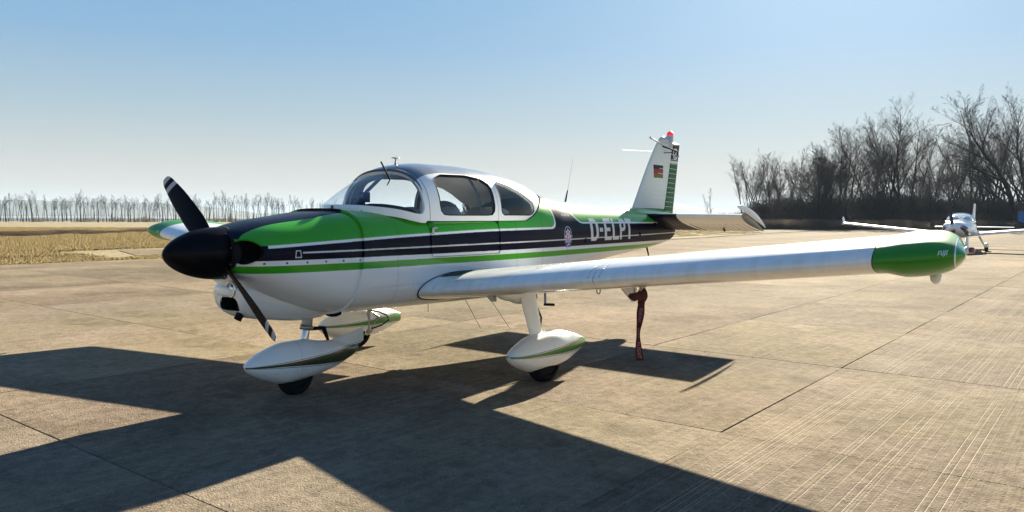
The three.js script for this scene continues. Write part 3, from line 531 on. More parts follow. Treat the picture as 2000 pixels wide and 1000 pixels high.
function bodyPaint0(f, u, l) {
  const al = Math.abs(l), W = [0.83, 0.84, 0.83];
  const txt = (f0, f1, u0, u1, w, h) => { let s = (f - f0) / (f1 - f0), t = 1 - (u - u0) / (u1 - u0); if (s < 0 || s >= 1 || t < 0 || t >= 1) return -1; if (l < 0) s = 0.99999 - s; return (Math.floor(t * h) * w + Math.floor(s * w)) * 4; };
  let k = txt(LF0, LF1, LU0, LU1, 1024, 256); if (k >= 0 && letters[k] > 127) return [0.74, 0.74, 0.72];
  k = txt(-2.93, -3.13, 1.125, 1.37, 256, 256); if (k >= 0 && crestPix[k + 3] > 127) return [0, 1, 2].map((c) => Math.pow(crestPix[k + c] / 255, 2.2));
  k = txt(-2.87, -3.24, 1.475, 1.515, 512, 64); if (k >= 0 && smallPix[k] > 127) return [0.5, 0.52, 0.56];
  const low = 1.142;                                            // the white band under the navy
  if (u < low) { if (u > 1.103) { const s = (f * 6.2 % 1 + 1) % 1; if (f < 0.95 && f > 0.05 && Math.abs(s - 0.5) < 0.045 && Math.abs(u - 1.122) < 0.007) return [0.05, 0.05, 0.05]; return W; } if (u > 1.046) return GREEN; return W; }
  const um = midL(f);
  const frontPanel = () => { // rounded lower rear corner of the green side panel
    const a = f + 2.755 + (u - 1.45) * -0.12, b = u - upL(f); return smin(a, b, 0.11);
  };
  const tail = () => { const d = (f + 3.145) * -0.604 + (u - 1.566) * 0.797 - 0.0; const diag = -(f + 3.145 + (1.566 - u) * 1.32) * 0.604; return smin(diag, u - table4(f), 0.05); };
  if (f > -2.95) {
    const d = frontPanel();
    if (d > 0.011) {
      const nb = f > -0.1 ? mix(0.325, 0.275, sstep(0.3, 0.9, f)) * sstep(-0.1, 0.08, f) : 0;
      if (f > -0.5 && al < nb && u > 1.3) return NAVY;
      return GREEN;
    }
    if (d > -0.011) return f > 0.86 ? NAVY : W;
  } else {
    const d = tail(); if (d > 0.009) return GREEN; if (d > -0.009) return W;
  }
  if (f < 0.6 && Math.abs(u - um) < 0.0065) return [0.68, 0.68, 0.68];
  if (f > 0.6 && f < 0.672) { const hw = mix(0.027, 0.02, (u - 1.162) / 0.051), c = Math.abs(f - 0.636), inU = u > 1.158 && u < 1.216; if (inU && c < hw && !(c < hw - 0.007 && u > 1.166 && u < 1.209)) return [0.7, 0.7, 0.7]; }
  return NAVY;
}
const table4 = table([[-3, 1.407], [-6.6, 1.392]]);
const bodyTex = (() => {
  const W = 2048, H = 1024;
  const acc = new Float32Array(W * H * 3), gloss = new Float32Array(W * H);
  for (let x = 0; x < W; x++) for (let sx = 0; sx < 2; sx++) {
    const f = F0 + (x + 0.25 + 0.5 * sx) / W * (F1 - F0), row = arcs((t) => bodyAt(f, t * 2 * Math.PI), H * 2);
    for (let y = 0; y < H * 2; y++) { const [u, l] = row[y], c = bodyPaint(f, u, l), k = ((y >> 1) * W + x) * 3; acc[k] += c[0] / 4; acc[k + 1] += c[1] / 4; acc[k + 2] += c[2] / 4; gloss[k / 3] += (c[1] < 0.03 ? 0.2 : 1) / 4; }
  }
  const t = dataMap(W, H, (x, y) => { const k = (y * W + x) * 3; return [acc[k], acc[k + 1], acc[k + 2]]; }); t.anisotropy = 8; t.gloss = dataMap(W, H, (x, y) => { const g = gloss[y * W + x]; return [g, g, g]; }, false); return t;
})();
const bodyMat = new THREE.MeshPhysicalMaterial({ map: bodyTex, roughness: 0.4, clearcoat: 0.75, clearcoatMap: bodyTex.gloss, clearcoatRoughness: 0.05, specularIntensity: 0.06, side: THREE.DoubleSide });

// --- body skin, cut into cowling, fuselage and door
{
  const fs = [...range(1.0, 0.9, 10), ...range(0.88, 0, 26), ...range(-0.03, -2.0, 48), ...range(-2.04, -3.3, 40), ...range(-3.4, -6.2, 36), ...range(-6.25, -6.57, 12)];
  const skin = surface(fs, range(0, NB, NB), (f, j) => { const [u, l] = bodyRow(f)[j]; return [P(f, u, l), fU(f), j / NB]; }, { closeB: true, flip: true });
  const inletL = (f, u, l) => f < 0.8 ? 1 : Math.hypot((Math.abs(l) - 0.325) / 0.128, (u - 1.205) / 0.088) * 0.1 - 0.1;
  const open = (f, u, l) => Math.max(ghS(f, u, l) - 0.004, gS(f) - 0.02 - u);        // > 0 outside the cabin opening
  const fire = (f, u) => f - (0.05 + (1.153 - u) * 0.2 * (u < 1.153 ? 1 : 0.11) * 1);
  const doorP = polySdf([[-0.735, 1.115], [-0.735, 2.2], [-1.70, 2.2], [-1.70, 1.115]]);
  const doorS = (f, u, l) => doorP(f, u);
  const portOnly = (l) => l;
  const cowl = clip(skin, (f, u, l) => Math.min(fire(f, u) - 0.003, inletL(f, u, l)));
  const fus = clip(skin, (f, u, l) => Math.min(-fire(f, u) - 0.003, open(f, u, l), doorS(f, u, l) - 0.002));
  const door = clip(skin, (f, u, l) => Math.min(-doorS(f, u) - 0.002, open(f, u, l)));
  const edgeMat = blackMatt;
  const cowling = part('cowling', [cowl, rim(cowl.edges, 0.02)], bodyMat, plane);
  part('fuselage', [fus, rim(fus.edges, 0.012)], bodyMat, plane);
  // inner shell, so that gaps show dark and the cabin has walls
  const inner = surface(range(0.9, -6.5, 70), range(0, NB, NB), (f, j) => { const [u, l] = bodyRow(Math.round(f * 1000) / 1000)[j], uc = bC(f); return [P(f, uc + (u - uc) * 0.955, l * 0.955), 0, 0]; }, { closeB: true });
  part('cabin_lining', clip(inner, (f, u, l) => Math.min(open(f, u, l) - 0.002, 0.86 - f)), blackMatt, plane);
  // port and starboard doors: lower skin + upper frame below
  // ---- greenhouse
  const gf = [...range(0, 1, 44).map((t) => -0.101 - 0.599 * t * t), ...range(-0.72, -2.2, 50), ...range(-2.22, -3.24, 44)];
  const NG = 150, shell = surface(gf, range(0, NG, NG), (f, j) => { const a = shell_row(f)[j]; return [P(f, a[0], a[1]), fU(f), j / NG]; });
  function shell_row(f) { shell_row.m ??= new Map(); if (!shell_row.m.has(f)) shell_row.m.set(f, arcs(ghCurve(f), NG)); return shell_row.m.get(f); }
  const outB = (f, u, l) => bodyS(f, u, l);                     // > 0 outside the body
  const rr = (pts, r) => { const d = polySdf(pts); return (f, u) => d(f, u) - r; };
  const wsS = (f, u) => smax(-0.672 - f, gS(f) + 0.04 - u, 0.08);
  const dwS = rr([[-0.945, 1.56], [-0.945, 1.765], [-1.02, 1.79], [-1.35, 1.795], [-1.53, 1.772], [-1.575, 1.745], [-1.575, 1.56]], 0.072);
  const rwS = rr([[-1.80, 1.538], [-1.80, 1.775], [-1.95, 1.745], [-2.13, 1.68], [-2.32, 1.585], [-2.33, 1.555], [-2.26, 1.538]], 0.047);
  const win = (f, u) => Math.min(wsS(f, u), dwS(f, u), rwS(f, u));
  const roofG = clip(shell, (f, u, l) => Math.min(outB(f, u, l), win(f, u), doorS(f, u) - 0.003));
  const doorG = clip(shell, (f, u, l) => Math.min(outB(f, u, l), win(f, u), -doorS(f, u) - 0.003));
  const T = 0.03;
  const navyTop = (f, u, l) => Math.min(u - (gT(f) - 0.105), -0.60 - f, f + 2.75);
  const roof = part('cabin_roof', [clip(roofG, (f, u, l) => -navyTop(f, u, l)), rim(roofG.edges, T)], whitePaint, plane);
  part('roof_stripe', clip(roofG, navyTop), roofPaint, roof);
  part('roof_lining', offset(roofG, -T), headliner, roof);
  // the roof strip between the doors belongs to the roof, each door takes its own side
  const half = (g, s) => clip(g, (f, u, l) => s * l - 0.12), mid = (g) => clip(g, (f, u, l) => 0.12 - Math.abs(l));
  const midR = mid(doorG); part('roof_panel', midR, roofPaint, roof); part('roof_panel_lining', offset(midR, -T), headliner, roof);
  for (const s of [1, -1]) {
    const lo = clip(door, (f, u, l) => s * l), hi = half(doorG, s);
    const d = part('door', [lo, rim(lo.edges, 0.02)], bodyMat, plane);
    part('door_frame', [clip(hi, (f, u, l) => -navyTop(f, u, l)), rim(hi.edges, T)], whitePaint, d); part('door_top', clip(hi, navyTop), roofPaint, d);
    part('door_lining', [offset(hi, -T)], trimDark, d);
    const pane = clip(shell, (f, u, l) => Math.min(-dwS(f, u) + 0.006, s * l)); part('door_window', offset(pane, -0.012), glass, d);
    // handle, hinge plate and rails
    const y = (f, u) => bodyHalf(f, u) + 0.006;
    part('door_handle', [bar(P(-0.79, 1.232, s * y(-0.79, 1.232)), P(-1.60, 1.243, s * y(-1.6, 1.243)), 0.0045), blob(0.02, 0.008, 0.008, -1.60, 1.248, -s * (y(-1.6, 1.25) + 0.004))], navyPaint, d);
    part('door_latch', [box(0.03, 0.055, 0.012, -0.765, 1.345, -s * y(-0.76, 1.345)), blob(0.035, 0.012, 0.012, -0.80, 1.375, -s * (y(-0.8, 1.37) + 0.004))], steel, d);
    part('drip_rail', [bar(P(-0.80, 1.418, s * y(-0.8, 1.42)), P(-1.64, 1.425, s * y(-1.64, 1.425)), 0.006)], greenPaint, d);
    const rp = clip(shell, (f, u, l) => Math.min(-rwS(f, u) + 0.006, s * l)); part('rear_window', offset(rp, -0.012), glass, plane);
  }
  const ws = clip(shell, (f, u, l) => Math.min(-wsS(f, u) + 0.006, outB(f, u, l) + 0.01)); part('windscreen', offset(ws, -0.012), glass, plane);
  // window seals
  for (const s of [1, -1]) for (const [fn, nm] of [[dwS, 'window_seal'], [rwS, 'window_seal']]) {
    const ring = []; const cx = fn === dwS ? -1.26 : -2.0, cu = fn === dwS ? 1.66 : 1.62;
    for (let k = 0; k < 56; k++) { const a = k / 56 * 6.2832; let lo = 0, hi = 0.8; for (let i = 0; i < 30; i++) { const m = (lo + hi) / 2; fn(cx + Math.cos(a) * m, cu + Math.sin(a) * m) < 0 ? lo = m : hi = m; } const f = cx + Math.cos(a) * lo, u = cu + Math.sin(a) * lo; ring.push(P(f, u, s * (ghHalf(f, u) + 0.001))); }
    ring.push(ring[0].clone(), ring[1].clone()); part(nm, tube(ring, 0.005, 5, false), blackMatt, plane);
  }
  // windscreen centre brace, roof arch inside, dash with glare shield, compass
  part('windscreen_brace', [bar(P(-0.29, 1.54, 0.0), P(-0.76, 1.905, 0.0), 0.017)], trimDark, plane);
  const arch = arcs(ghCurve(-0.70), 40).map(([u, l]) => P(-0.70, gS(-0.7) + (u - gS(-0.7)) * 0.97, l * 0.955)); part('roof_arch', tube(arch, 0.026, 6), trimDark, plane);
  const dash = []; dash.push(surface(range(-0.98, 0.98, 30), range(0, 1, 12), (q, t) => { const hood = 0.075 * Math.pow(Math.max(0, 1 - (q * 1.05) ** 2), 0.35); const fw = -0.27 - 0.10 * Math.abs(q); const lw = q * 0.49 * mix(0.5, 1, sstep(0, 0.6, t)); return [P(mix(fw, -0.68, Math.min(1, t * 1.3)), t < 0.77 ? 1.515 + hood * sstep(0, 0.5, t) - 0.03 * Math.abs(q) : mix(1.515 + hood, 1.2, (t - 0.77) / 0.23), lw), 0, 0]; }));
  part('dashboard', dash, blackMatt, plane);
  part('compass', [box(0.06, 0.09, 0.075, -0.47, 1.645, 0.0), box(0.06, 0.08, 0.10, -0.42, 1.60, 0.02), bar(P(-0.42, 1.54, -0.02), P(-0.42, 1.61, -0.02), 0.03)], blackMatt, plane);
  part('cabin_floor', [box(2.6, 0.03, 1.0, -1.4, 0.82, 0), box(0.04, 0.75, 0.98, -2.45, 1.1, 0)], lining, plane);
  // parcel shelf and its bundles behind the rear seat
  part('luggage_shelf', [box(0.6, 0.05, 0.9, -2.35, 1.43, 0)], trimDark, plane);
  // seats: cushion and back with rounded shoulders
  const seatGeo = (f, l, w, top, rec) => [blob(0.24, 0.09, w, f + 0.2, 1.03, -l), (() => { const g = new THREE.SphereGeometry(1, 22, 16); const p = g.attributes.position; for (let i = 0; i < p.count; i++) { const x = p.getX(i), y = p.getY(i), z = p.getZ(i); const n = Math.pow(Math.abs(x) ** 3 + Math.abs(y) ** 3 + Math.abs(z) ** 3, 1 / 3); const yy = y / n, tw = 1 - 0.22 * Math.max(0, yy) ** 2; p.setXYZ(i, f + 0.075 * x / n - (yy + 1) * rec, (1.0 + top) / 2 + yy * (top - 1.0) / 2, -l + z / n * w * tw); } g.computeVertexNormals(); return g; })()];
  for (const l of [0.27, -0.27]) part('seat', seatGeo(-1.12, l, 0.22, 1.57, 0.09), seatCloth, plane);
  part('rear_seat', seatGeo(-1.98, 0, 0.44, 1.50, 0.06), seatCloth, plane);
  // folds of a plastic cover over the far seat back
  const q = rng(12), folds = []; for (let i = 0; i < 16; i++) { const l = rsign(q) * 0.3, f = -1.62 - 0.2 * q(), a = []; for (let k = 0; k < 5; k++) a.push(P(f - 0.03 * k + 0.02 * rsign(q), 1.60 - k * 0.05, l + 0.03 * rsign(q) + k * 0.012 * rsign(q))); folds.push(tube(a, [0.003, 0.008, 0.006, 0.009, 0.004], 5)); }
  part('seat_cover', [blob(0.12, 0.14, 0.2, -1.74, 1.50, 0.22), blob(0.1, 0.1, 0.14, -1.80, 1.48, -0.2), ...folds], std(rgb(0.07, 0.085, 0.105), 0.35), plane);
  part('seat_belt', [tube([P(-2.05, 1.86, 0.3), P(-1.95, 1.80, 0.31), P(-1.88, 1.78, 0.32)], 0.012, 6), tube([P(-1.5, 1.9, 0.2), P(-1.55, 1.85, 0.3), P(-1.6, 1.7, 0.38), P(-1.62, 1.45, 0.42)], 0.012, 6)], trimDark, plane);
  part('luggage', [blob(0.13, 0.07, 0.22, -2.15, 1.51, -0.1), blob(0.09, 0.05, 0.12, -2.02, 1.49, -0.25), blob(0.1, 0.05, 0.12, -2.25, 1.51, 0.2)], std(rgb(0.3, 0.32, 0.34), 0.7), plane);

  // ---- cowling details
  for (const s of [1, -1]) {
    const duct = surface(range(0, 1, 6), range(0, 2 * Math.PI, 28), (t, a) => { const k = mix(1.04, 0.75, t); return [P(mix(1.0, 0.45, t), 1.205 + 0.09 * k * Math.sin(a), s * (0.325 - 0.04 * t + 0.128 * k * Math.cos(a) * mix(0.92, 1, t))), 0, 0]; });
    const c = clip(duct, (f, u, l) => -bodyS(f, u, l) - 0.004); part('air_inlet', [c, box(0.01, 0.16, 0.2, 0.5, 1.2, -s * 0.29)], blackMatt, cowling);
  }
  part('cowl_front', [(() => { const g = new THREE.CylinderGeometry(0.31, 0.31, 0.012, 40); g.rotateZ(Math.PI / 2); g.scale(1, 0.47, 1); g.translate(0.985, 1.195, 0); return g; })()], blackMatt, cowling);
  // chin fairing below the cowling
  const cB2 = table([[0.93, 0.86], [0.925, 0.80], [0.90, 0.735], [0.84, 0.69], [0.62, 0.645], [0.32, 0.612], [0.14, 0.62], [0.06, 0.66], [0.02, 0.72]]), cW2 = table([[0.935, 0.10], [0.925, 0.17], [0.90, 0.205], [0.8, 0.235], [0.5, 0.27], [0.2, 0.27], [0.02, 0.22]]);
  const chin = surface([...range(0.935, 0.88, 10), ...range(0.85, 0.1, 22), ...range(0.08, 0.02, 4)], range(0, 2 * Math.PI, 56), (f, a) => { const n = 2.8, t = f > 0.86 ? mix(1.0, 0.93, sstep(0.86, 0.935, f)) : 1.0, uc = mix(0.88, 0.8, sstep(0.9, 0.3, f)), c = Math.cos(a), s = Math.sin(a); return [P(f, uc + (s > 0 ? t - uc : uc - cB2(f)) * sgnp(s, 2 / n), cW2(f) * sgnp(c, 2 / n)), 0, 0]; }, { closeB: true, flip: true });
  const nose = surface(range(0, 1, 8), range(0, 2 * Math.PI, 56), (t, a) => { const n = 2.8, c = Math.cos(a), s = Math.sin(a), uc = 0.88; return [P(0.935 + 0.012 * Math.sqrt(1 - t * t), uc + (s > 0 ? 0.05 : 0.02) * t * sgnp(s, 2 / n) * 1, 0.10 * t * sgnp(c, 2 / n)), 0, 0]; });
  const scoopS = (f, u, l) => f < 0.8 ? 1 : polyIntake(l, u);
  const polyI = polySdf([[-0.05, 0.775], [0.12, 0.775], [0.12, 0.825], [-0.05, 0.825]]); function polyIntake(l, u) { return polyI(l, u) - 0.028; }
  const ch = part('chin_fairing', [clip(mergeGeometries([chin.toNonIndexed(), nose.toNonIndexed()]), scoopS)], whitePaint, cowling);
  part('intake', [(() => { const g = surface(range(0, 1, 3), range(0, 24, 24), (t, k) => { const a = k / 24 * 6.2832; return [P(mix(0.93, 0.7, t), 0.80 + 0.05 * sgnp(Math.sin(a), 0.6), 0.035 + 0.112 * sgnp(Math.cos(a), 0.6)), 0, 0]; }); return g; })(), box(0.01, 0.12, 0.24, 0.71, 0.8, -0.035)], blackMatt, cowling);
  part('landing_light', [(() => { const g = new THREE.SphereGeometry(0.062, 20, 10, 0, 6.3, 0, 1.0); g.rotateZ(-Math.PI / 2); g.translate(0.875, 0.915, -0.075); return g; })(), (() => { const g = new THREE.TorusGeometry(0.058, 0.01, 8, 24); g.rotateY(Math.PI / 2); g.translate(0.93, 0.915, -0.075); return g; })()], chrome, cowling);
  part('exhaust_pipe', [tube([P(0.86, 0.76, 0.1), P(0.875, 0.71, 0.1), P(0.895, 0.68, 0.1)], 0.03, 14, false), tube([P(0.86, 0.76, 0.1), P(0.895, 0.682, 0.1)], 0.024, 12)], blackMatt, cowling);
  part('cowl_outlet', [blob(0.075, 0.03, 0.06, 0.03, 0.652, -0.17)], blackMatt, cowling);

  // ---- spinner and propeller
  const spin = []; for (let i = 0; i <= 26; i++) { const t = i / 26; spin.push(new THREE.Vector2(0.2 * Math.pow(1 - Math.pow(t, 2.1), 0.62), t * 0.46)); }
  const sg = new THREE.LatheGeometry([new THREE.Vector2(0.0001, -0.035), new THREE.Vector2(0.19, -0.035), new THREE.Vector2(0.2, -0.028), ...spin], 56); sg.rotateZ(-Math.PI / 2); sg.translate(0.965, 1.19, 0);
  const spinner = part('spinner', sg, blackGloss, plane);
  part('spinner_backplate', (() => { const g = new THREE.CylinderGeometry(0.203, 0.203, 0.014, 56); g.rotateZ(Math.PI / 2); g.translate(0.945, 1.19, 0); return g; })(), blackMatt, spinner);
  const screws = []; for (let i = 0; i < 10; i++) { const a = i / 10 * 6.2832 + 0.4; screws.push(blob(0.004, 0.006, 0.006, 1.0, 1.19 + 0.2 * Math.sin(a), 0.2 * Math.cos(a), 8, 6)); }
  part('screw', screws, steel, spinner);
  const bladeTex = canvasMap(512, 32, (x, w, h) => { x.fillStyle = '#060607'; x.fillRect(0, 0, w, h); x.fillStyle = '#b4b6b8'; x.fillRect(w * 0.952, 0, w * 0.048, h); x.fillRect(w * 0.855, 0, w * 0.047, h); });
  const bladeMat = new THREE.MeshPhysicalMaterial({ map: bladeTex, roughness: 0.5, specularIntensity: 0.25, side: THREE.DoubleSide });
  const prop = part('propeller_hub', (() => { const g = new THREE.CylinderGeometry(0.07, 0.07, 0.12, 24); g.rotateZ(Math.PI / 2); g.translate(1.0, 1.19, 0); return g; })(), steel, plane);
  const chordT = table([[0.1, 0.10], [0.2, 0.125], [0.4, 0.165], [0.65, 0.155], [0.85, 0.115], [0.92, 0.09], [0.94, 0.06]]), pitchT = table([[0.1, 0.86], [0.3, 0.66], [0.6, 0.44], [0.94, 0.30]]);
  for (const s of [0, 1]) {
    const A = 0.905 + s * Math.PI;                              // blade angle from straight up towards starboard
    const rad = V(0, Math.cos(A), Math.sin(A)), tan = V(0, -Math.sin(A), Math.cos(A)), fw = V(1, 0, 0);
    const g = surface(range(0.1, 0.94, 30), range(0, 28, 28), (r, k) => {
      const a = k / 28 * 6.2832, c = chordT(r), th = mix(0.03, 0.008, (r - 0.1) / 0.84), be = pitchT(r) * PITCH, x = Math.cos(a) * c / 2, y = Math.sin(a) * th / 2 * (1 + 0.3 * Math.cos(a)) + 0.004 * (1 - (2 * x / c) ** 2);
      const cd = tan.clone().multiplyScalar(Math.cos(be)).addScaledVector(fw, Math.sin(be)), nd = fw.clone().multiplyScalar(Math.cos(be)).addScaledVector(tan, -Math.sin(be));
      return [V(1.0, 1.19, 0).addScaledVector(rad, r).addScaledVector(cd, x).addScaledVector(nd, y), r / 0.94, k / 28];
    }, { closeB: true });
    part('propeller_blade', g, bladeMat, prop);
  }

  // ---- antennas on top, gear under the belly
  part('antenna', [bar(P(-0.85, 1.955, 0), P(-0.85, 1.985, 0), 0.016, 0.01), bar(P(-0.85, 1.98, 0), P(-0.85, 2.02, 0), 0.008), blob(0.05, 0.008, 0.03, -0.85, 2.022, 0)], greyPaint, plane);
  part('thermometer', [bar(P(-0.43, 1.955, 0.26), P(-0.50, 1.80, 0.30), 0.008), tube([P(-0.5, 1.8, 0.3), P(-0.5, 1.76, 0.27), P(-0.54, 1.755, 0.22), P(-0.58, 1.78, 0.2)], 0.005, 6)], blackMatt, plane);
  part('blade_antenna', plate([[-2.93, 1.69], [-2.98, 1.77], [-3.0, 1.77], [-3.02, 1.69]], 0.014, (a, b, t) => P(a, b, t)), greyPaint, plane);
  part('whip_antenna', [bar(P(-3.68, 1.635, 0), P(-3.735, 1.80, 0), 0.013, 0.007), bar(P(-3.735, 1.8, 0), P(-3.85, 2.2, 0), 0.0015, 0.001)], blackMatt, plane);
  part('belly_antenna', [bar(P(-1.81, 0.64, 0), P(-2.09, 0.27, 0), 0.003, 0.002)], blackMatt, plane); part('belly_antenna', [bar(P(-2.19, 0.64, 0), P(-2.6, 0.21, 0), 0.003, 0.002)], blackMatt, plane); part('belly_antenna', [bar(P(-1.08, 0.65, 0.2), P(-1.08, 0.56, 0.2), 0.003)], blackMatt, plane);
  { const st = part('boarding_step', [bar(P(-2.62, 0.70, 0.47), P(-2.585, 0.53, 0.5), 0.014)], std(rgb(0.4, 0.4, 0.38), 0.6), plane); part('step_tread', [bar(P(-2.57, 0.525, 0.5), P(-2.72, 0.51, 0.52), 0.015)], rubber, st); };
  part('tail_skid', [bar(P(-5.77, 1.07, 0), P(-5.85, 0.91, 0), 0.014, 0.01)], blackMatt, plane);
  for (const [f, u, n] of [[-5.6, 1.37, 0.05], [-5.05, 1.25, 0.03], [-3.45, 1.2, 0.03]]) part('hinge', [box(n, 0.05, 0.014, f, u, -bodyHalf(f, u) - 0.004)], navyPaint, plane);
}

// ---- wings
const WC = 1.6, WF = -0.605, wU = (l) => 0.815 + (l - 0.63) * 0.115;
const foil = (x, up) => { const t = 0.15, y = 5 * t * (0.2969 * Math.sqrt(x) - 0.126 * x - 0.3516 * x * x + 0.2843 * x ** 3 - 0.1036 * x ** 4), m = 0.025, p = 0.4, c = x < p ? m / p / p * (2 * p * x - x * x) : m / (1 - p) ** 2 * (1 - 2 * p + 2 * p * x - x * x); return c + (up ? y : -y * 0.95); };
const INC = 0.045;
function wingPoint(x, y, l, s, k = 1, fc = 0) { const X = fc + (x - fc) * mix(1, k, 0.15), Y = y * k * (y < 0 ? 1 + 0.4 * sstep(4.27, 4.42, l) : 1 + 0.06 * sstep(4.27, 4.4, l)), q = clamp((l - 4.3) / 0.41), st = s < 0 ? Math.max(0, l - 0.6) : 0; return P(WF - X * WC - 0.026 * st, wU(l) + Y * WC - X * WC * 0.008 * (l - 0.6), s * (l - 0.035 * st - q * q * (0.21 * X - 0.012))); }
function foilRing2(x0, x1, n) { const r = []; for (let i = 0; i <= n; i++) { const x = x0 + (x1 - x0) * Math.pow(1 - i / n, 2); r.push([x, foil(x, true)]); } for (let i = x0 > 0 ? 0 : 1; i <= n; i++) { const x = x0 + (x1 - x0) * Math.pow(i / n, 2); r.push([x, foil(x, false)]); } r.push(r[0]); return r; }
function wingPiece(l0, l1, x0, x1, s, scale = null, nl = 8, uvf = null) {
  const ring = foilRing2(x0, x1, 26), ls = range(l0, l1, nl);
  const g = surface(ls, range(0, ring.length - 1, ring.length - 1), (l, j) => { const [x, y] = ring[j], k = scale ? scale(l) : 1, p = wingPoint(x, y, l, s, k, 0.42); return [p, ...(uvf ? uvf(x, l, p) : [x, l])]; }, { flip: s > 0 });
  const caps = [l0, l1].map((l) => { const q = ring.slice(0, -1), k = scale ? scale(l) : 1, c = wingPoint((x0 + x1) / 2, 0.01, l, s, k, 0.42), pos = [], idx = []; pos.push(c.x, c.y, c.z); q.forEach(([x, y]) => { const p = wingPoint(x, y, l, s, k, 0.42); pos.push(p.x, p.y, p.z); }); for (let i = 0; i < q.length; i++) idx.push(0, 1 + i, 1 + (i + 1) % q.length); const h = new THREE.BufferGeometry(); h.setAttribute('position', new THREE.Float32BufferAttribute(pos, 3)); h.setIndex(idx); const m = h.toNonIndexed(); m.computeVertexNormals(); return m; });
  return merge([g, ...caps]);
}
const capTex = canvasMap(512, 256, (x, w, h) => { x.fillStyle = '#359000'; x.fillStyle = 'rgb(52,132,34)'; x.fillRect(0, 0, w, h); x.fillStyle = '#dfe8df'; x.font = 'bold 34px sans-serif'; x.textAlign = 'center'; x.textBaseline = 'middle'; x.save(); x.translate(w * 0.83, h * 0.42); x.transform(1, 0, -0.15, 1, 0, 0); x.fillText('FUJI', 0, 0, 56); x.restore(); });
const capMat = new THREE.MeshPhysicalMaterial({ map: capTex, roughness: 0.5, metalness: 0.15, specularIntensity: 0.3, clearcoat: 0.55, clearcoatRoughness: 0.05, side: THREE.DoubleSide });
const wingTex = canvasMap(2048, 1024, (x, w, h) => {
  x.fillStyle = '#e9ebea'; x.fillRect(0, 0, w, h); const X = (l) => l / 4.3 * w, Y = (q) => (1 - q) * h, r = rng(8);
  for (let i = 0; i < 2600; i++) { x.fillStyle = r() < 0.5 ? 'rgba(90,84,74,0.022)' : 'rgba(120,112,100,0.012)'; const a = r() * w, b = r() * h; x.fillRect(a, b, 4 + r() * 26, 20 + r() * 90); }
  x.fillStyle = 'rgba(70,72,76,0.4)'; for (const q of [0.27, 0.5]) x.fillRect(0, Y(q), w, 2);
  x.fillStyle = 'rgba(60,62,66,0.35)'; for (let l = 0.75; l < 4.3; l += 0.355) for (let q = 0.11; q < 0.73; q += 0.017) { x.fillRect(X(l) - 1.5, Y(q) - 1.5, 3, 3); }
  for (const q of [0.262, 0.278, 0.49, 0.51]) for (let l = 0.5; l < 4.3; l += 0.028) x.fillRect(X(l) - 1, Y(q) - 1.5, 2, 3);
  x.strokeStyle = 'rgba(60,60,60,0.8)'; x.lineWidth = 3; x.beginPath(); x.ellipse(X(1.7), Y(0.16), 20, 26, 0, 0, 7); x.stroke();
});
const wingMat = new THREE.MeshPhysicalMaterial({ map: wingTex, roughness: 0.36, clearcoat: 0.9, clearcoatRoughness: 0.07, side: THREE.DoubleSide }), wingUV = (x, l) => [l / 4.3, x];
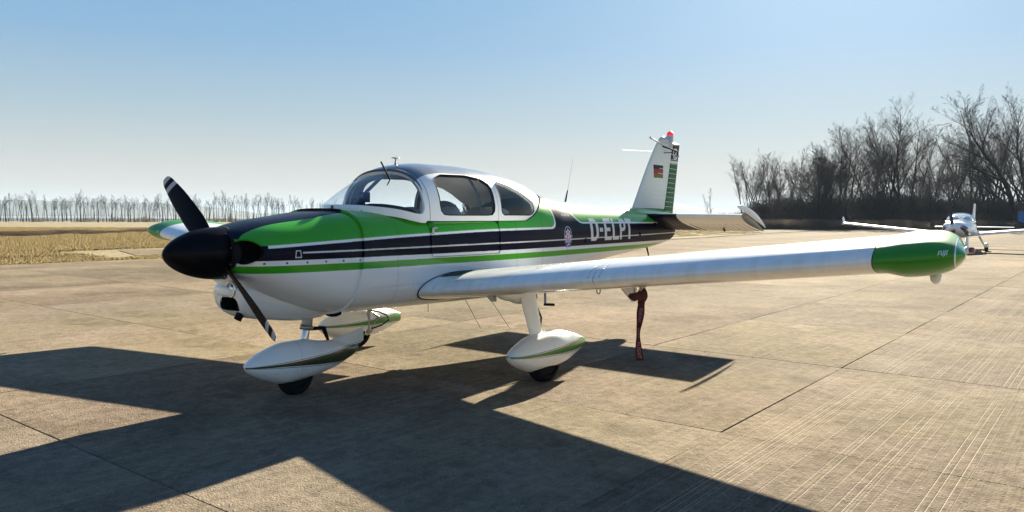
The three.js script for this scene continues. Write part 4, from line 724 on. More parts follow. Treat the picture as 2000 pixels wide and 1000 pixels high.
for (const s of [1, -1]) {
  const wing = part('wing', [wingPiece(0.42, 2.345, 0, 0.735, s, null, 10, wingUV)], wingMat, plane);
  part('outer_panel', [wingPiece(2.352, 4.256, 0, 0.735, s, null, 10, wingUV)], wingMat, wing);
  part('flap', [wingPiece(0.62, 2.348, 0.742, 1, s)], whitePaint, wing);
  part('aileron', [wingPiece(2.353, 4.256, 0.742, 1, s)], whitePaint, wing);
  const scale = (l) => l < 4.45 ? 1 : Math.pow(1 - ((l - 4.45) / 0.278) ** 2.6, 0.5);
  const uvf = (x, l, p) => x < 0.3 ? [clamp((l - 4.25) / 0.44) * (s > 0 ? 1 : -1) + (s > 0 ? 0 : 1), clamp((p.y - wU(l) + 0.13) / 0.26)] : [0.05, 0.95];
  part('wing_tip', [wingPiece(4.262, 4.668, 0, 1, s, scale, 18, uvf)], capMat, wing);
  part('tip_trim', [wingPiece(4.669, 4.677, 0, 1, s, scale, 2)], whitePaint, wing);
  part('tip_end', [wingPiece(4.678, 4.722, 0, 1, s, scale, 12)], greenPaint, wing);
  // lamp glasses
  const nav = new THREE.MeshPhysicalMaterial({ color: s > 0 ? rgb(0.25, 0.008, 0.008) : rgb(0.01, 0.2, 0.05), roughness: 0.12, clearcoat: 1, side: THREE.DoubleSide });
  const lamp = part('navigation_light', [blob(0.03, 0.019, 0.02, WF - 0.30 - (s < 0 ? 0.1 : 0), wU(4.66) + 0.024, -s * (s < 0 ? 4.578 : 4.722))], nav, wing); part('lamp_base', [blob(0.04, 0.022, 0.016, WF - 0.30 - (s < 0 ? 0.1 : 0), wU(4.66) + 0.024, -s * (s < 0 ? 4.556 : 4.70)), plate([[-0.03, -0.02], [0.03, -0.02], [0.012, 0.055], [-0.012, 0.055]], 0.014, (a, b, t) => P(WF - 0.36 - (s < 0 ? 0.1 : 0) + a, wU(4.66) + 0.045 + b, s * ((s < 0 ? 4.546 : 4.69) + t)))], whitePaint, wing);
  part('tip_lens', [blob(0.042, 0.042, 0.031, WF - 0.62, wU(4.5) - 0.145, -s * 4.49), bar(P(WF - 0.62, wU(4.5) - 0.05, s * 4.49), P(WF - 0.62, wU(4.5) - 0.145, s * 4.49), 0.03, 0.034)], std(rgb(0.8, 0.81, 0.78), 0.25), wing);
  // root seal where the wing meets the body
  const sealPts = []; { const ring = foilRing2(0, 0.7, 24); for (const [x, y] of ring.slice(0, -1)) { const p = wingPoint(x, y, 0.56, s, 1, 0.42); const half = bodyHalf(p.x, p.y); const q = wingPoint(x, y, half, s, 1, 0.42); sealPts.push(P(q.x, q.y, s * (half + 0.006))); } }
  part('root_seal', tube(sealPts, 0.0065, 6), blackMatt, wing);
  // walkway strip on the wing root
  const walk = surface(range(0.12, 0.6, 8), range(0.62, 0.86, 4), (x, l) => { const p = wingPoint(x, foil(x, true), l, s, 1, 0.42); p.y += 0.004; return [p, 0, 0]; }); part('wing_walk', walk, std(rgb(0.03, 0.03, 0.03), 0.95), wing);
  // rivet rows at the root and at the panel joint
  const rv = []; for (const [l, n] of [[0.72, 14], [2.30, 16], [2.40, 16]]) for (let i = 0; i < n; i++) { const x = 0.004 + 0.25 * Math.pow(i / n, 1.5), p = wingPoint(x, foil(x, true), l, s, 1, 0.42); rv.push(blob(0.005, 0.004, 0.005, p.x, p.y, p.z, 6, 4)); } part('rivet', rv, steel, wing);
  // hinge brackets under the wing, tie-down ring
  for (const [l, f0, f1, u0] of [[1.1, -0.80, -0.98, 0.735], [2.2, -1.28, -1.49, 0.775]]) part('flap_hinge', [plate([[f0, u0 + 0.12], [f1 + 0.03, u0], [f1, u0], [f1, u0 + 0.14]], 0.02, (a, b, t) => P(a, b, s * (l + t))), box(0.025, 0.13, 0.04, f1, u0 + 0.065, -s * l)], greyPaint, wing);
  part('tie_down_ring', (() => { const g = new THREE.TorusGeometry(0.026, 0.005, 6, 18); g.translate(-0.93, 0.905, -s * 2.2); return g; })(), steel, wing);
  // main landing gear: leg, its fairing on the wing, wheel, spat
  const SF = s > 0 ? 0 : -0.12;
  const gl = part('gear_leg', [(() => surface(range(0, 1, 10), range(0, 2 * Math.PI, 20), (t, a) => { const c = mix(0.115, 0.085, t), th = mix(0.036, 0.026, t); return [P(mix(-1.24, -1.30, t) + SF + c * Math.cos(a), mix(0.82, 0.40, t), s * (mix(1.26, 1.33, t) + th * Math.sin(a) * (1 - 0.35 * Math.cos(a)))), 0, 0]; }, { closeB: true }))()], whitePaint, plane);
  part('leg_fairing', [blob(0.27, 0.085, 0.10, -1.19 + SF, 0.812, -s * 1.19), blob(0.16, 0.06, 0.075, -1.24 + SF, 0.76, -s * 1.2)], whitePaint, gl);
  part('leg_boot', [blob(0.05, 0.045, 0.05, -1.36 + SF, 0.755, -s * 1.23)], rubber, gl);
  const hold = []; for (let i = 0; i < 8; i++) hold.push(blob(0.006, 0.006, 0.004, -1.16 + SF - 0.03 * (i % 4), 0.76 - 0.018 * Math.floor(i / 4), -s * 1.277, 6, 4)); part('drain_hole', hold, blackMatt, gl);
  wheel(-1.40 + SF * 0.8, 1.34 * s, plane);
  part('wheel_spat', spat(s, SF), spatMat(s), plane);
  part('shock_strut', [bar(P(-1.44 + SF, 0.70, s * 1.19), P(-1.45 + SF, 0.42, s * 1.2), 0.026, 0.026, 12), bar(P(-1.45 + SF, 0.42, s * 1.2), P(-1.45 + SF, 0.2, s * 1.21), 0.018, 0.018, 12), bar(P(-1.48 + SF, 0.40, s * 1.2), P(-1.60 + SF, 0.33, s * 1.2), 0.01), bar(P(-1.60 + SF, 0.33, s * 1.2), P(-1.48 + SF, 0.22, s * 1.21), 0.01), blob(0.05, 0.04, 0.03, -1.47 + SF, 0.19, -s * 1.22)], steel, gl);
  part('brake_line', [tube([P(-1.46 + SF, 0.42, s * 1.18), P(-1.58 + SF, 0.39, s * 1.18), P(-1.70 + SF, 0.34, s * 1.18), P(-1.73 + SF, 0.28, s * 1.18), P(-1.62 + SF, 0.235, s * 1.18), P(-1.48 + SF, 0.205, s * 1.2)], 0.009, 6), tube([P(-1.33 + SF, 0.78, s * 1.22), P(-1.45 + SF, 0.66, s * 1.22), P(-1.52 + SF, 0.55, s * 1.22), P(-1.5 + SF, 0.42, s * 1.22), P(-1.40 + SF, 0.3, s * 1.23)], 0.009, 6), tube([P(-1.28 + SF, 0.62, s * 1.27), P(-1.40 + SF, 0.5, s * 1.25), P(-1.30 + SF, 0.42, s * 1.26)], 0.011, 6), blob(0.06, 0.06, 0.03, -1.38 + SF, 0.2, -s * 1.24)], blackMatt, gl);
}
function wheel(f, l, parent, r = 0.195, w = 0.075) {
  const pts = []; for (let i = 0; i <= 20; i++) { const a = -Math.PI / 2 + i / 20 * Math.PI; pts.push(new THREE.Vector2(r - 0.07 + 0.07 * Math.pow(Math.cos(a), 0.7), w * Math.sin(a))); }
  const g = new THREE.LatheGeometry(pts, 40); g.rotateX(Math.PI / 2); g.scale(1, 1, 1); const p = g.attributes.position;
  for (let i = 0; i < p.count; i++) if (p.getY(i) < -r + 0.012) { p.setY(i, -r + 0.012); p.setZ(i, p.getZ(i) * 1.08); }       // flattened where it bears
  g.translate(f, r - 0.012, -l); g.computeVertexNormals();
  const t = part('wheel', g, rubber, parent);
  const rim2 = new THREE.CylinderGeometry(r - 0.075, r - 0.075, w * 1.7, 28); rim2.rotateX(Math.PI / 2); rim2.translate(f, r - 0.012, -l); part('wheel_rim', rim2, blackMatt, t);
}
function spat(s, SF) {
  const top = table([[-0.885, 0.275], [-0.93, 0.325], [-1.03, 0.375], [-1.2, 0.43], [-1.45, 0.455], [-1.62, 0.44], [-1.85, 0.385], [-2.05, 0.315]]), bot = table([[-0.885, 0.27], [-0.92, 0.225], [-1.0, 0.175], [-1.15, 0.115], [-1.3, 0.10], [-1.5, 0.115], [-1.65, 0.13], [-1.8, 0.165], [-2.05, 0.238]]), w = table([[-0.885, 0.008], [-0.91, 0.05], [-1.0, 0.092], [-1.2, 0.128], [-1.45, 0.138], [-1.7, 0.105], [-1.9, 0.055], [-2.05, 0.012]]);
  const g = surface([...range(-0.885, -0.96, 8), ...range(-1.0, -2.05, 34)], range(0, 2 * Math.PI, 48), (f, a) => { const n = 2.15, m = (top(f) + bot(f)) / 2, h = (top(f) - bot(f)) / 2, c = Math.cos(a), q = Math.sin(a); return [P(f + SF, m + h * sgnp(q, 2 / n), s * (1.345 + w(f) * sgnp(c, 2 / n))), (f + 2.05) / 1.17, (m + h * sgnp(q, 2 / n)) / 0.5]; }, { closeB: true });
  const mouth = (f, u) => { const x = f - SF; return u - (x < -1.15 && x > -1.66 ? 0.135 + 0.02 * Math.sin((x + 1.15) * -9) : x <= -1.66 && x > -1.72 ? 0.15 : 0); };
  const c = clip(g, (f, u) => mouth(f, u)); return [c, rim(c.edges, 0.015), clip(offset(g, -0.012), (f, u) => mouth(f, u))];
}
function weather(x, X, Y, fc, uc, seed) {
  const r = rng(seed * 77 + 3);
  for (let i = 0; i < 420; i++) { const f = fc + rsign(r) * 0.5, u = uc - 0.06 + 0.13 * r() ** 2; x.fillStyle = `rgba(${60 + 30 * r() | 0},52,42,${0.04 + 0.14 * r()})`; const q = 1 + r() * 5; x.fillRect(X(f), Y(u), q * 2, q); }
  x.fillStyle = 'rgba(60,62,64,0.9)'; for (let i = -5; i <= 5; i++) { x.fillRect(X(fc + i * 0.085) - 2, Y(uc + 0.055) - 2, 4, 4); }
  x.fillStyle = 'rgba(70,72,76,0.5)'; x.fillRect(X(fc + 0.02), Y(0.46), 2, Y(0.1) - Y(0.46));
}
function spatMat(s) {
  const t = canvasMap(1024, 512, (x, w, h) => {
    x.fillStyle = '#e6e8e6'; x.fillRect(0, 0, w, h);
    const X = (f) => (f + 2.05) / 1.17 * w, Y = (u) => (1 - u / 0.5) * h;
    const band = (col, d0, d1) => { x.fillStyle = col; x.beginPath(); const up = (q) => 0.286 + 0.03 * q * q + 0.032 * q, lo = (q) => 0.270 - 0.05 * q + 0.008 * q * q; for (let i = 0; i <= 30; i++) { const q = i / 30; x.lineTo(X(-0.89 - 1.16 * q), Y(up(q) + d0 * Math.min(1, q * 4))); } for (let i = 30; i >= 0; i--) { const q = i / 30; x.lineTo(X(-0.89 - 1.16 * q), Y(lo(q) + d1 * Math.min(1, q * 4))); } x.fill(); };
    band('#0c0e12', 0.004, -0.004); band('#e6e8e6', 0.0, 0.0); band('#101a10', -0.007, 0.007); band('rgb(64,128,36)', -0.0095, 0.0095); weather(x, X, Y, -1.4, 0.15, s + 5);
  });
  return new THREE.MeshPhysicalMaterial({ map: t, roughness: 0.35, clearcoat: 1, clearcoatRoughness: 0.06, side: THREE.DoubleSide });
}
{
  // nose gear
  const strut = part('nose_gear_strut', [bar(P(0.17, 0.72, 0.02), P(0.195, 0.53, 0.02), 0.046, 0.046, 16), bar(P(0.19, 0.555, 0.02), P(0.198, 0.515, 0.02), 0.056, 0.056, 16)], steel, plane);
  part('oleo', [bar(P(0.195, 0.53, 0.02), P(0.235, 0.36, 0.02), 0.033, 0.033, 16)], chrome, strut);
  part('torque_link', [bar(P(0.13, 0.52, 0.02), P(0.02, 0.515, 0.02), 0.014), bar(P(0.02, 0.515, 0.02), P(-0.03, 0.40, 0.02), 0.022, 0.012), plate([[0.14, 0.535], [0.02, 0.525], [0.03, 0.50], [0.14, 0.505]], 0.05, (a, b, t) => P(a, b, 0.02 + t))], blackMatt, strut);
  wheel(0.335, 0.05, plane, 0.165, 0.06);
  const top = table([[0.805, 0.285], [0.77, 0.325], [0.64, 0.392], [0.42, 0.445], [0.25, 0.447], [0.1, 0.42], [-0.03, 0.405], [-0.16, 0.425], [-0.30, 0.452], [-0.41, 0.478]]), bot = table([[0.805, 0.278], [0.77, 0.235], [0.62, 0.155], [0.45, 0.104], [0.15, 0.126], [-0.1, 0.172], [-0.2, 0.208], [-0.30, 0.25], [-0.41, 0.40]]), w = table([[0.805, 0.006], [0.78, 0.045], [0.65, 0.1], [0.4, 0.138], [0.2, 0.135], [0, 0.10], [-0.2, 0.045], [-0.35, 0.015], [-0.41, 0.008]]);
  const g = surface([...range(0.805, 0.74, 8), ...range(0.7, -0.41, 40)], range(0, 2 * Math.PI, 56), (f, a) => {
    const n = 2.2, body = Math.min(top(f), 0.455 - 0.33 * sstep(0.25, -0.35, f) * 0.42), mC = (body + bot(f)) / 2, h1 = top(f) - mC, h0 = mC - bot(f), c = Math.cos(a), q = Math.sin(a), u = mC + (q > 0 ? h1 : h0) * sgnp(q, 2 / n), thin = sstep(body - 0.02, body + 0.03, u) * sstep(0.1, -0.1, f);
    return [P(f, u, 0.04 + w(f) * sgnp(c, 2 / n) * (1 - 0.6 * thin)), (f + 0.41) / 1.22, u / 0.5];
  }, { closeB: true });
  const mouth = (f, u) => u - (f < 0.50 && f > 0.16 ? 0.110 : 0), c = clip(g, mouth);
  const t = canvasMap(1024, 512, (x, w2, h) => {
    x.fillStyle = '#e6e8e6'; x.fillRect(0, 0, w2, h); const X = (f) => (f + 0.41) / 1.22 * w2, Y = (u) => (1 - u / 0.5) * h;
    const band = (col, d) => { x.fillStyle = col; x.beginPath(); const up = table([[0.8, 0.288], [0.3, 0.305], [-0.35, 0.345]]), lo = table([[0.8, 0.276], [0.5, 0.258], [0.1, 0.225], [-0.2, 0.205], [-0.41, 0.21]]); for (let i = 0; i <= 30; i++) { const f = 0.8 - 1.2 * i / 30; x.lineTo(X(f), Y(up(f) - d * Math.min(1, i / 7))); } for (let i = 30; i >= 0; i--) { const f = 0.8 - 1.2 * i / 30; x.lineTo(X(f), Y(lo(f) + d * Math.min(1, i / 7))); } x.fill(); };
    band('#0c0e12', -0.004); band('#e6e8e6', 0.0); band('#10180f', 0.007); band('rgb(26,50,18)', 0.010); weather(x, X, Y, 0.33, 0.16, 9);
  });
  part('nose_spat', [c, rim(c.edges, 0.015)], new THREE.MeshPhysicalMaterial({ map: t, roughness: 0.35, clearcoat: 1, clearcoatRoughness: 0.06, side: THREE.DoubleSide }), plane);
}
// ---- tail
{
  const leF = table([[1.545, -5.31], [2.52, -6.012], [2.6, -6.10], [2.64, -6.2]]), hiF = (u) => mix(-6.237, -6.50, (u - 1.543) / 1.02), teF = (u) => mix(-6.585, -6.785, (u - 1.506) / 1.063);
  const sym = (x) => 0.62 * (0.2969 * Math.sqrt(x) - 0.126 * x - 0.3516 * x * x + 0.2843 * x ** 3 - 0.1036 * x ** 4) * 0.72;
  const flagTex = canvasMap(512, 512, (x, w, h) => {
    x.fillStyle = '#cfd6d1'; x.fillRect(0, 0, w, h); const X = (f) => (f + 6.6) / 1.4 * w, Y = (u) => (1 - (u - 1.45) / 1.25) * h, R = (f0, f1, u0, u1, c) => { x.fillStyle = c; x.fillRect(X(f1), Y(u0), X(f0) - X(f1), Y(u1) - Y(u0)); };
    R(-5.885, -6.18, 2.232, 2.172, '#0b0b0d'); R(-5.885, -6.18, 2.172, 2.106, '#8e1d1d'); R(-5.885, -6.18, 2.106, 2.045, '#6b5a12');
    R(-5.2, -6.6, 1.6, 1.4, 'rgb(24,98,44)'); x.fillStyle = '#30343a'; for (let i = 0; i < 4; i++) x.fillRect(X(-6.29), Y(1.585) + i * 0, 2, 2);
  });
  const finMat = new THREE.MeshPhysicalMaterial({ map: flagTex, roughness: 0.5, clearcoat: 0.25, specularIntensity: 0.25, clearcoatRoughness: 0.1, side: THREE.DoubleSide });
  const finAt = (u, x, sd) => { const a = leF(u), b = hiF(u), full = teF(u) - a, f = a + (b - a) * x, q = (f - a) / full, k = u > 2.52 ? Math.sqrt(Math.max(0.02, 1 - ((u - 2.52) / 0.122) ** 2)) : 1; return P(f, u, sd * sym(clamp(q)) * Math.abs(full) * k); };
  const us = [...range(1.48, 2.5, 12), ...range(2.52, 2.64, 8)], ring = [...range(1, 0, 20).map((t) => [t * t, 1]), ...range(0.05, 1, 19).map((t) => [t * t, -1])];
  const fin = part('fin', surface(us, range(0, ring.length, ring.length), (u, j) => { const [x, sd] = ring[j % ring.length], p = finAt(u, x, sd); return [p, (p.x + 6.6) / 1.4, (u - 1.45) / 1.25]; }), finMat, plane);
  const rudTex = canvasMap(256, 512, (x, w, h) => {
    x.fillStyle = 'rgb(12,88,40)'; x.fillRect(0, 0, w, h); const X = (f) => (f + 6.85) / 0.65 * w, Y = (u) => (1 - (u - 1.48) / 1.12) * h;
    x.fillStyle = '#d9dcd8'; x.fillRect(0, Y(2.325), w, Y(2.285) - Y(2.325)); x.fillStyle = '#0c0d12'; x.fillRect(0, 0, w, Y(2.325));
    x.strokeStyle = '#d7dade'; x.lineWidth = 9; x.save(); x.translate(X(-6.63), Y(2.43)); x.scale(1, 1.05); x.beginPath(); x.arc(0, 0, 34, 0, 7); x.stroke(); x.beginPath(); x.moveTo(22, -22); x.bezierCurveTo(-18, -26, -22, -2, 2, 0); x.bezierCurveTo(24, 4, 18, 26, -22, 22); x.stroke(); x.restore();
  });
  const rudMat = new THREE.MeshPhysicalMaterial({ map: rudTex, roughness: 0.5, clearcoat: 0.2, specularIntensity: 0.2, clearcoatRoughness: 0.1, side: THREE.DoubleSide });
  const rudAt = (u, x, sd) => { const a = leF(Math.min(u, 2.5)), h = hiF(u) - 0.008, b = teF(u), full = b - a, f = h + (b - h) * x, q = (f - a) / full; return P(f, u, sd * sym(clamp(q)) * Math.abs(full)); };
  const rr2 = [...range(1, 0, 6).map((x) => [x, 1]), ...range(0, 1, 6).map((x) => [x, -1])];
  const rudder = part('rudder', surface(range(1.505, 2.565, 12), range(0, rr2.length - 1, rr2.length - 1), (u, j) => { const [x, sd] = rr2[j], p = rudAt(u, x, sd); return [p, (p.x + 6.85) / 0.65, (u - 1.48) / 1.12]; }), rudMat, plane);
  part('rudder_cap', [tube([P(-6.52, 2.572, 0), P(-6.78, 2.578, 0)], [0.03, 0.014], 10)], greyPaint, rudder);
  // pressed beads across fin and rudder
  const finBead = std(rgb(0.70, 0.73, 0.71), 0.45), rudBead = std(rgb(0.42, 0.52, 0.45), 0.6);
  for (const sd of [1, -1]) {
    for (let i = 0; i < 11; i++) { const u = 1.60 + i * 0.072, a = finAt(u + 0.012, mix(0.42, 0.5, i / 11), sd), b = finAt(u, 0.97, sd); part('bead', tube([a, b], [0.004, 0.006], 6), finBead, fin); }
    for (let i = 0; i < 14; i++) { const u = 1.555 + i * 0.0715, a = rudAt(u + 0.006, 0.02, sd), b = rudAt(u, 0.9, sd); part('bead', tube([a, b], [0.006, 0.004], 6), rudBead, rudder); }
  }
  // dorsal fillet
  part('fin_fillet', [surface(range(-4.9, -6.5, 16), range(-1, 1, 12), (f, q) => { const h = 0.06 * sstep(-4.9, -5.6, f), w = 0.035 + 0.07 * sstep(-4.9, -5.4, f) * (1 - 0.6 * sstep(-5.8, -6.5, f)), u0 = bT(f) - 0.03; return [P(f, u0 + (0.03 + h) * (1 - q * q), w * q * 1.3), 0, 0]; })], greenPaint, plane);
  // beacon pod, lamp, aerials on the fin top
  part('beacon_base', [bar(P(-6.42, 2.50, 0), P(-6.46, 2.69, 0), 0.062, 0.052, 18), blob(0.17, 0.07, 0.036, -6.28, 2.60, 0)], greyPaint, fin);
  part('beacon', [blob(0.052, 0.05, 0.052, -6.465, 2.715, 0), bar(P(-6.46, 2.685, 0), P(-6.463, 2.715, 0), 0.052, 0.052, 18)], new THREE.MeshPhysicalMaterial({ color: rgb(0.75, 0.015, 0.012), roughness: 0.2, clearcoat: 1, emissive: rgb(0.6, 0.01, 0.01), emissiveIntensity: 0.25 }), fin);
  part('fin_antenna', [bar(P(-6.15, 2.545, 0.03), P(-5.69, 2.59, 0.10), 0.014, 0.012), bar(P(-5.69, 2.59, 0.10), P(-5.65, 2.60, 0.11), 0.02, 0.018)], greyPaint, fin);
  part('fin_antenna', [tube([P(-6.16, 2.52, 0.03), P(-6.3, 2.44, 0.20), P(-6.33, 2.36, 0.21)], 0.011, 6), bar(P(-6.2, 2.42, 0.03), P(-6.27, 2.43, 0.14), 0.006)], blackMatt, fin);
  part('wire_antenna', [bar(P(-5.93, 2.425, 0), P(-5.05, 2.39, 0), 0.003, 0.002)], greyPaint, fin);
  // stabilator, nose up: sections about the pivot
  const ang = 0.255, pf = -5.72, pu = 1.445;
  const stP = (x, y, l, s, k = 1) => { const a = -(x - 0.27) * 0.86 * k, b = y * 0.86 * k; return P(pf + a * Math.cos(ang) - b * Math.sin(ang), pu + a * Math.sin(ang) + b * Math.cos(ang), s * l); };
  const ring3 = [...range(1, 0, 18).map((t) => [t * t, 1]), ...range(1 / 18, 1, 17).map((t) => [t * t, -1])], fo = (x) => 0.6 * (0.2969 * Math.sqrt(x) - 0.126 * x - 0.3516 * x * x + 0.2843 * x ** 3 - 0.1036 * x ** 4);
  const beadM = std(rgb(0.42, 0.41, 0.38), 0.6);
  for (const s of [1, -1]) {
    const piece = (l0, l1) => surface(range(l0, l1, 6), range(0, ring3.length, ring3.length), (l, j) => { const [x, sd] = ring3[j % ring3.length]; return [stP(x, sd * fo(x), l, s), x, l]; });
    const st = part('stabilator', piece(0.60, 1.52), whitePaint, plane);
    part('stabilator_root', piece(0.05, 0.595), navyPaint, st);
    const tT = table([[-5.30, 1.615], [-5.36, 1.636], [-5.45, 1.63], [-5.81, 1.55], [-6.1, 1.44], [-6.31, 1.338]]), tB = table([[-5.30, 1.605], [-5.36, 1.59], [-5.47, 1.555], [-5.75, 1.47], [-6.1, 1.38], [-6.31, 1.328]]);
    part('tip_fairing', [surface(range(0, 1, 30).map((t) => -5.30 - 1.01 * (t * t * (3 - 2 * t) * 0.5 + t * 0.5)), range(0, 2 * Math.PI, 24), (f, a) => { const m = (tT(f) + tB(f)) / 2, h = (tT(f) - tB(f)) / 2, e = Math.pow(Math.max(0.001, Math.sin(Math.PI * clamp((-5.30 - f) / 1.01, 0.004, 0.996))), 0.6); return [P(f, m + h * Math.sin(a), s * (1.54 + 0.03 * e + 0.014 * e * Math.cos(a))), 0, 0]; }, { closeB: true })], whitePaint, st);
    for (let i = 0; i < 15; i++) { const l = 0.26 + i * 0.085; part('bead', tube([stP(0.30, -fo(0.30), l, s), stP(0.62, -fo(0.62), l, s), stP(0.97, -fo(0.97) - 0.002, l, s)], [0.006, 0.009, 0.005], 6), l < 0.7 ? navyPaint : beadM, st); }
    part('trim_horn', [plate([[0, 0], [0.04, -0.02], [0.03, -0.05], [-0.03, -0.01]], 0.015, (a, b, t) => { const p = stP(0.66, -fo(0.66), 1.06, s); return V(p.x - a, p.y + b, p.z + t); })], blackMatt, st);
  }
}
// ---- pitot mast with its covered head; the ribbon hangs on it as a thing of its own
part('pitot_mast', [plate([[-0.86, 1.03], [-0.945, 1.03], [-0.93, 0.89], [-0.875, 0.89]], 0.022, (a, b, t) => P(a, b, 2.6 + t)), bar(P(-0.90, 0.907, 2.6), P(-0.75, 0.902, 2.6), 0.011)], greyPaint, plane);
{
  const cloth = canvasMap(128, 1024, (x, w, h) => { x.fillStyle = '#3f0b11'; x.fillRect(0, 0, w, h); x.translate(w / 2, h); x.rotate(-Math.PI / 2); x.fillStyle = '#9a6c70'; x.textBaseline = 'middle'; x.textAlign = 'left'; x.font = 'bold 96px sans-serif'; x.save(); x.scale(-1, -1); x.textAlign = 'right'; x.fillText('FLIGHT', -40, 0, 300); x.font = 'bold 46px sans-serif'; x.fillText('BEFORE', -400, 0, 240); x.font = 'bold 76px sans-serif'; x.fillText('REMOVE', -660, 0, 250); x.restore(); });
  const m = new THREE.MeshStandardMaterial({ map: cloth, roughness: 0.9, side: THREE.DoubleSide });
  const t = thing('warning_ribbon', 'dark red pitot cover with a hanging ribbon lettered REMOVE BEFORE FLIGHT under the wing', 'warning ribbon', [-0.873, 0.408, -2.6]);
  t.scale.setScalar(0.933);
  const loc = (f, u, l) => P(f + 1.24, u - 0.33, l - 2.4);
  const sx = table([[0.33, -1.245], [0.45, -1.22], [0.55, -1.212], [0.66, -1.235], [0.8, -1.26]]), hw = table([[0.33, 0.034], [0.45, 0.023], [0.55, 0.015], [0.64, 0.024], [0.72, 0.03], [0.8, 0.026]]);
  const view = V(0.618, 0, 0.786);                              // the strip's width lies across this way
  part('ribbon', [1, -1].map((sd) => surface(range(0.33, 0.81, 24), range(-1, 1, 6), (u, q) => { const p = loc(sx(u), u, 2.4); p.addScaledVector(view, q * hw(u) * -1); p.addScaledVector(V(-0.786, 0, 0.618), 0.012 * Math.sin(q * 2 + u * 22) * hw(u) / 0.04 + sd * 0.001); return [p, (q + 1) / 2, (u - 0.33) / 0.48]; })), m, t);
  part('pitot_cover', [tube([loc(-1.08, 0.865, 2.4), loc(-1.14, 0.852, 2.4), loc(-1.2, 0.855, 2.4), loc(-1.27, 0.852, 2.4), loc(-1.31, 0.85, 2.4)], [0.02, 0.034, 0.03, 0.05, 0.02], 12), blob(0.045, 0.062, 0.04, ...loc(-1.272, 0.855, 2.4).toArray()), blob(0.03, 0.04, 0.03, ...loc(-1.255, 0.80, 2.4).toArray())], std(rgb(0.055, 0.006, 0.009), 0.9), t);
}

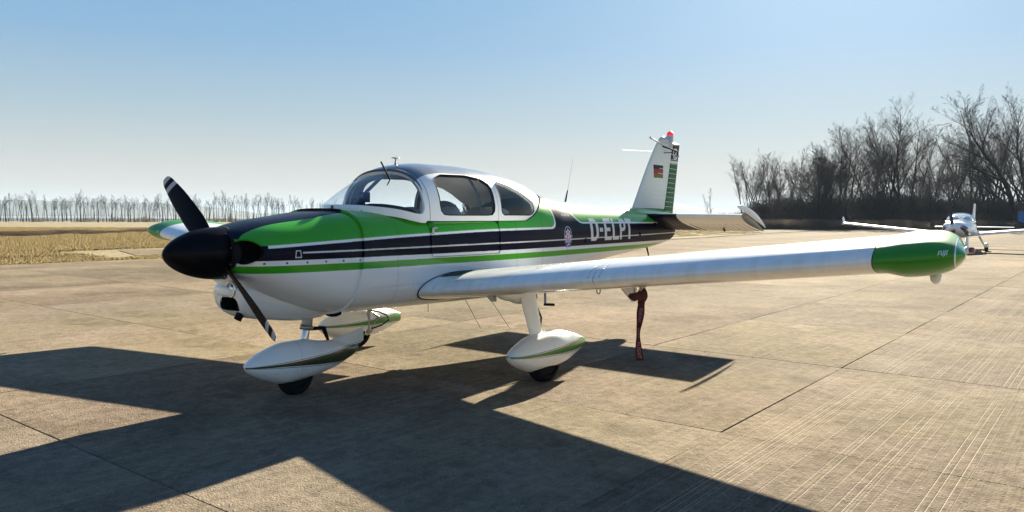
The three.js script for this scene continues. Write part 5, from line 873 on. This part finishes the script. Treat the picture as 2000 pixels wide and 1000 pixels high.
// ---------------------------------------------------------------- the parked white aircraft behind, and the container
{
  const t = thing('parked_aircraft', 'small white low-wing aircraft with upturned wing tips parked farther back on the apron', 'airplane', [-35.2, 0, 0.30], 0.02);
  const Q = (f, u, l) => P(f, u, l);
  const W = table([[1.95, 0.13], [1.85, 0.27], [1.6, 0.42], [1.0, 0.55], [0.2, 0.62], [-0.8, 0.6], [-2.0, 0.36], [-3.5, 0.18], [-5.4, 0.07]]), B = table([[1.95, 0.92], [1.8, 0.78], [1.5, 0.68], [0.8, 0.58], [-0.8, 0.56], [-2, 0.72], [-5.4, 0.92]]), T = table([[1.95, 1.22], [1.7, 1.30], [1.0, 1.36], [0.4, 1.40], [-1.2, 1.44], [-2.2, 1.30], [-5.4, 1.10]]);
  const tex = canvasMap(1024, 512, (x, w, h) => { // u: along, v: round; the dark swooshes on both cheeks
    x.fillStyle = '#eceeee'; x.fillRect(0, 0, w, h);
  });
  const white = paintMat(rgb(0.8, 0.81, 0.82)), dark = std(rgb(0.02, 0.022, 0.028), 0.5);
  const at = (f, a) => { const n = 2.4, m = mix(B(f), T(f), 0.48), c = Math.cos(a), s = Math.sin(a); return Q(f, m + (s > 0 ? T(f) - m : m - B(f)) * sgnp(s, 2 / n), W(f) * sgnp(c, 2 / n)); };
  part('fuselage', [surface([...range(1.95, 1.5, 10), ...range(1.4, -5.4, 34)], range(0, 2 * Math.PI, 48), (f, a) => [at(f, a), 0, 0], { closeB: true, flip: true })], white, t);
  const can = (f, a, k = 1) => { const w = 0.56 * Math.pow(Math.max(0, 1 - ((f + 0.35) / 1.42) ** 2), 0.5), h = 0.42 * Math.pow(Math.max(0, 1 - ((f + 0.35) / 1.42) ** 2), 0.6); return Q(f, 1.26 + h * k * Math.pow(Math.sin(a), 0.85), w * k * sgnp(Math.cos(a), 0.85)); };
  part('canopy', surface(range(1.06, -1.76, 26), range(0, Math.PI, 24), (f, a) => [can(f, a), 0, 0]), new THREE.MeshPhysicalMaterial({ color: rgb(0.75, 0.8, 0.84), roughness: 0.05, transmission: 0.45, thickness: 0, clearcoat: 1, side: THREE.DoubleSide }), t);
  part('canopy_frame', [tube(range(0, Math.PI, 20).map((a) => can(-0.35, a, 1.01)), 0.03, 6), tube(range(0, Math.PI, 20).map((a) => can(-1.2, a, 1.02)), 0.05, 6), tube(range(1.05, -1.7, 20).map((f) => can(f, 0.12, 1.01)), 0.03, 6), tube(range(1.05, -1.7, 20).map((f) => can(f, Math.PI - 0.12, 1.01)), 0.03, 6)], white, t);
  part('seat', [blob(0.12, 0.3, 0.2, -0.5, 1.25, 0.25), blob(0.12, 0.3, 0.2, -0.5, 1.25, -0.25)], dark, t);
  // swooshes: bands lying on the cheeks, 3 mm proud
  for (const s of [1, -1]) for (const [pts, nm] of [[[[1.86, 0.1, 0.02], [1.75, -0.02, 0.05], [1.5, -0.25, 0.07], [1.2, -0.48, 0.05], [1.0, -0.62, 0.01]], 'stripe'], [[[1.82, 0.42, 0.01], [1.7, 0.34, 0.028], [1.5, 0.2, 0.03], [1.3, 0.08, 0.008]], 'stripe']]) {
    const ang = table(pts.map(([f, a]) => [f, a])), wd = table(pts.map(([f, , w]) => [f, w]));
    part(nm, surface(range(pts[0][0], pts[pts.length - 1][0], 20), [-1, 0, 1], (f, q) => { const a = ang(f) + q * wd(f) * 4.2, p = at(f, s > 0 ? a : Math.PI - a), c = at(f, Math.PI / 2).add(at(f, -Math.PI / 2)).multiplyScalar(0.5); p.add(p.clone().sub(c).setX(0).normalize().multiplyScalar(0.004)); p.x += 0.004; return [p, 0, 0]; }), dark, t);
  }
  part('air_intake', [blob(0.06, 0.06, 0.19, 1.80, 0.905, 0), blob(0.06, 0.05, 0.11, 1.78, 0.85, 0)], std(rgb(0.008, 0.008, 0.009), 0.9), t);
  part('side_vent', [blob(0.05, 0.02, 0.012, 1.2, 0.72, -0.49)], dark, t);
  const sp = new THREE.LatheGeometry(range(0, 1, 12).map((q) => new THREE.Vector2(0.15 * Math.sqrt(1 - q ** 1.8) + 0.0005, q * 0.3)), 24); sp.rotateZ(-Math.PI / 2); sp.translate(1.93, 1.08, 0); part('spinner', sp, white, t);
  for (const k of [0, 1]) { const a = 0.16 + k * Math.PI, r = V(0, Math.cos(a), Math.sin(a)); part('propeller_blade', [(() => { const g = surface(range(0.1, 0.82, 12), range(0, 2 * Math.PI, 12), (q, b) => { const c = mix(0.075, 0.04, q); return [V(2.0, 1.08, 0).addScaledVector(r, q).add(V(0.02 * Math.sin(b) + 0.03 * Math.cos(b), -Math.sin(a) * c * Math.cos(b), Math.cos(a) * c * Math.cos(b))), 0, 0]; }); return g; })()], dark, t); }
  for (const s of [1, -1]) {
    const wing = part('wing', surface(range(0.3, 4.85, 14), range(0, 32, 32), (l, k) => { const a = k / 32 * 6.2832, c = mix(1.35, 0.75, l / 4.85), x = (1 - Math.cos(a)) / 2, y = foil(x, a < Math.PI) * 0.9; return [Q(0.42 - c * x - l * 0.02, mix(0.68, 1.18, l / 4.85) + y * c, s * l), 0, 0]; }, { closeB: true }), white, t);
    part('winglet', [surface(range(0, 1, 10), range(0, 20, 20), (q, k) => { const a = k / 20 * 6.2832, c = mix(0.72, 0.22, q), x = (1 - Math.cos(a)) / 2; return [Q(0.30 - 0.35 * q - c * x, 1.17 + 0.33 * q, s * (4.84 + 0.10 * Math.sin(q * 1.5) + 0.05 * Math.sin(a) * (1 - q * 0.7))), 0, 0]; }, { closeB: true }), blob(0.16, 0.05, 0.05, 0.15, 1.17, -s * 4.86)], white, wing);
    part('main_leg', [bar(Q(-0.5, 0.66, s * 0.72), Q(-0.62, 0.22, s * 0.95), 0.05, 0.04)], white, t);
    wheel(-0.62, s * 1.0, t, 0.18, 0.07);
    part('wheel_spat', [blob(0.34, 0.13, 0.105, -0.66, 0.265, -s * 1.0)], white, t);
    part('tailplane', surface(range(0.03, 1.7, 8), range(0, 24, 24), (l, k) => { const a = k / 24 * 6.2832, c = mix(0.8, 0.5, l / 1.7), x = (1 - Math.cos(a)) / 2; return [Q(-4.75 - l * 0.1 - c * x, 1.02 + foil(x, a < Math.PI) * 0.6 * c, s * l), 0, 0]; }, { closeB: true }), white, t);
  }
  part('nose_leg', [bar(Q(1.35, 0.7, 0), Q(1.42, 0.25, 0), 0.04)], steel, t); wheel(1.42, 0, t, 0.16, 0.06); part('wheel_spat', [blob(0.3, 0.11, 0.1, 1.38, 0.25, 0)], white, t);
  part('fin', surface(range(0, 1, 12), range(0, 24, 24), (q, k) => { const a = k / 24 * 6.2832, c = mix(1.15, 0.55, q), x = (1 - Math.cos(a)) / 2, s = Math.sin(a) > 0 ? 1 : -1; return [Q(-4.3 - 0.6 * q - c * x, 1.0 + 1.18 * q, s * Math.abs(foil(x, true) - 0.01) * 0.75 * c), 0, 0]; }, { closeB: true }), white, t);
}
{
  const p = spot(0.700, 97), t = thing('blue_container', 'blue corrugated metal container at the far right edge before the wood', 'container', [p.x, 0, p.z], Math.atan2(-RGT.z, RGT.x) + 0.06);
  const blue = std(rgb(0.09, 0.27, 0.60), 0.6), edge = std(rgb(0.07, 0.2, 0.45), 0.6), W = 8, H = 2.35, D = 2.4;
  const corr = (x0, x1) => { const pos = [], idx = [], n = Math.round((x1 - x0) / 0.28); let k = 0; const xs = []; for (let i = 0; i < n; i++) { const a = x0 + (x1 - x0) * i / n, s = (x1 - x0) / n; xs.push([a, 0], [a + s * 0.35, 0], [a + s * 0.5, -0.035], [a + s * 0.85, -0.035]); } xs.push([x1, 0]); for (const [x, z] of xs) { pos.push(x, 0.16, z, x, H - 0.08, z); } for (let i = 0; i < xs.length - 1; i++) idx.push(2 * i, 2 * i + 2, 2 * i + 1, 2 * i + 1, 2 * i + 2, 2 * i + 3); const g = new THREE.BufferGeometry(); g.setAttribute('position', new THREE.Float32BufferAttribute(pos, 3)); g.setIndex(idx); const m = g.toNonIndexed(); m.computeVertexNormals(); return m; };
  for (const [z, r] of [[D / 2, 0], [-D / 2, Math.PI]]) { const g = corr(-W / 2 + 0.08, W / 2 - 0.08); g.rotateY(r); g.translate(0, 0, z); part('side_wall', g, blue, t); }
  for (const [x, r] of [[W / 2, Math.PI / 2], [-W / 2, -Math.PI / 2]]) { const g = corr(-D / 2 + 0.08, D / 2 - 0.08); g.rotateY(r); g.translate(x, 0, 0); part('end_wall', g, blue, t); }
  part('roof', box(W - 0.1, 0.05, D - 0.1, 0, H - 0.05, 0), blue, t);
  const fr = []; for (const x of [-1, 1]) for (const z of [-1, 1]) fr.push(box(0.14, H, 0.14, x * W / 2, H / 2, z * D / 2)); for (const y of [0.1, H - 0.06]) for (const z of [-1, 1]) fr.push(box(W, 0.12, 0.1, 0, y, z * (D / 2 + 0.012))); for (const y of [0.1, H - 0.06]) for (const x of [-1, 1]) fr.push(box(0.1, 0.12, D, x * (W / 2 + 0.012), y, 0)); part('frame', fr, edge, t);
}
renderer.render(scene, camera);
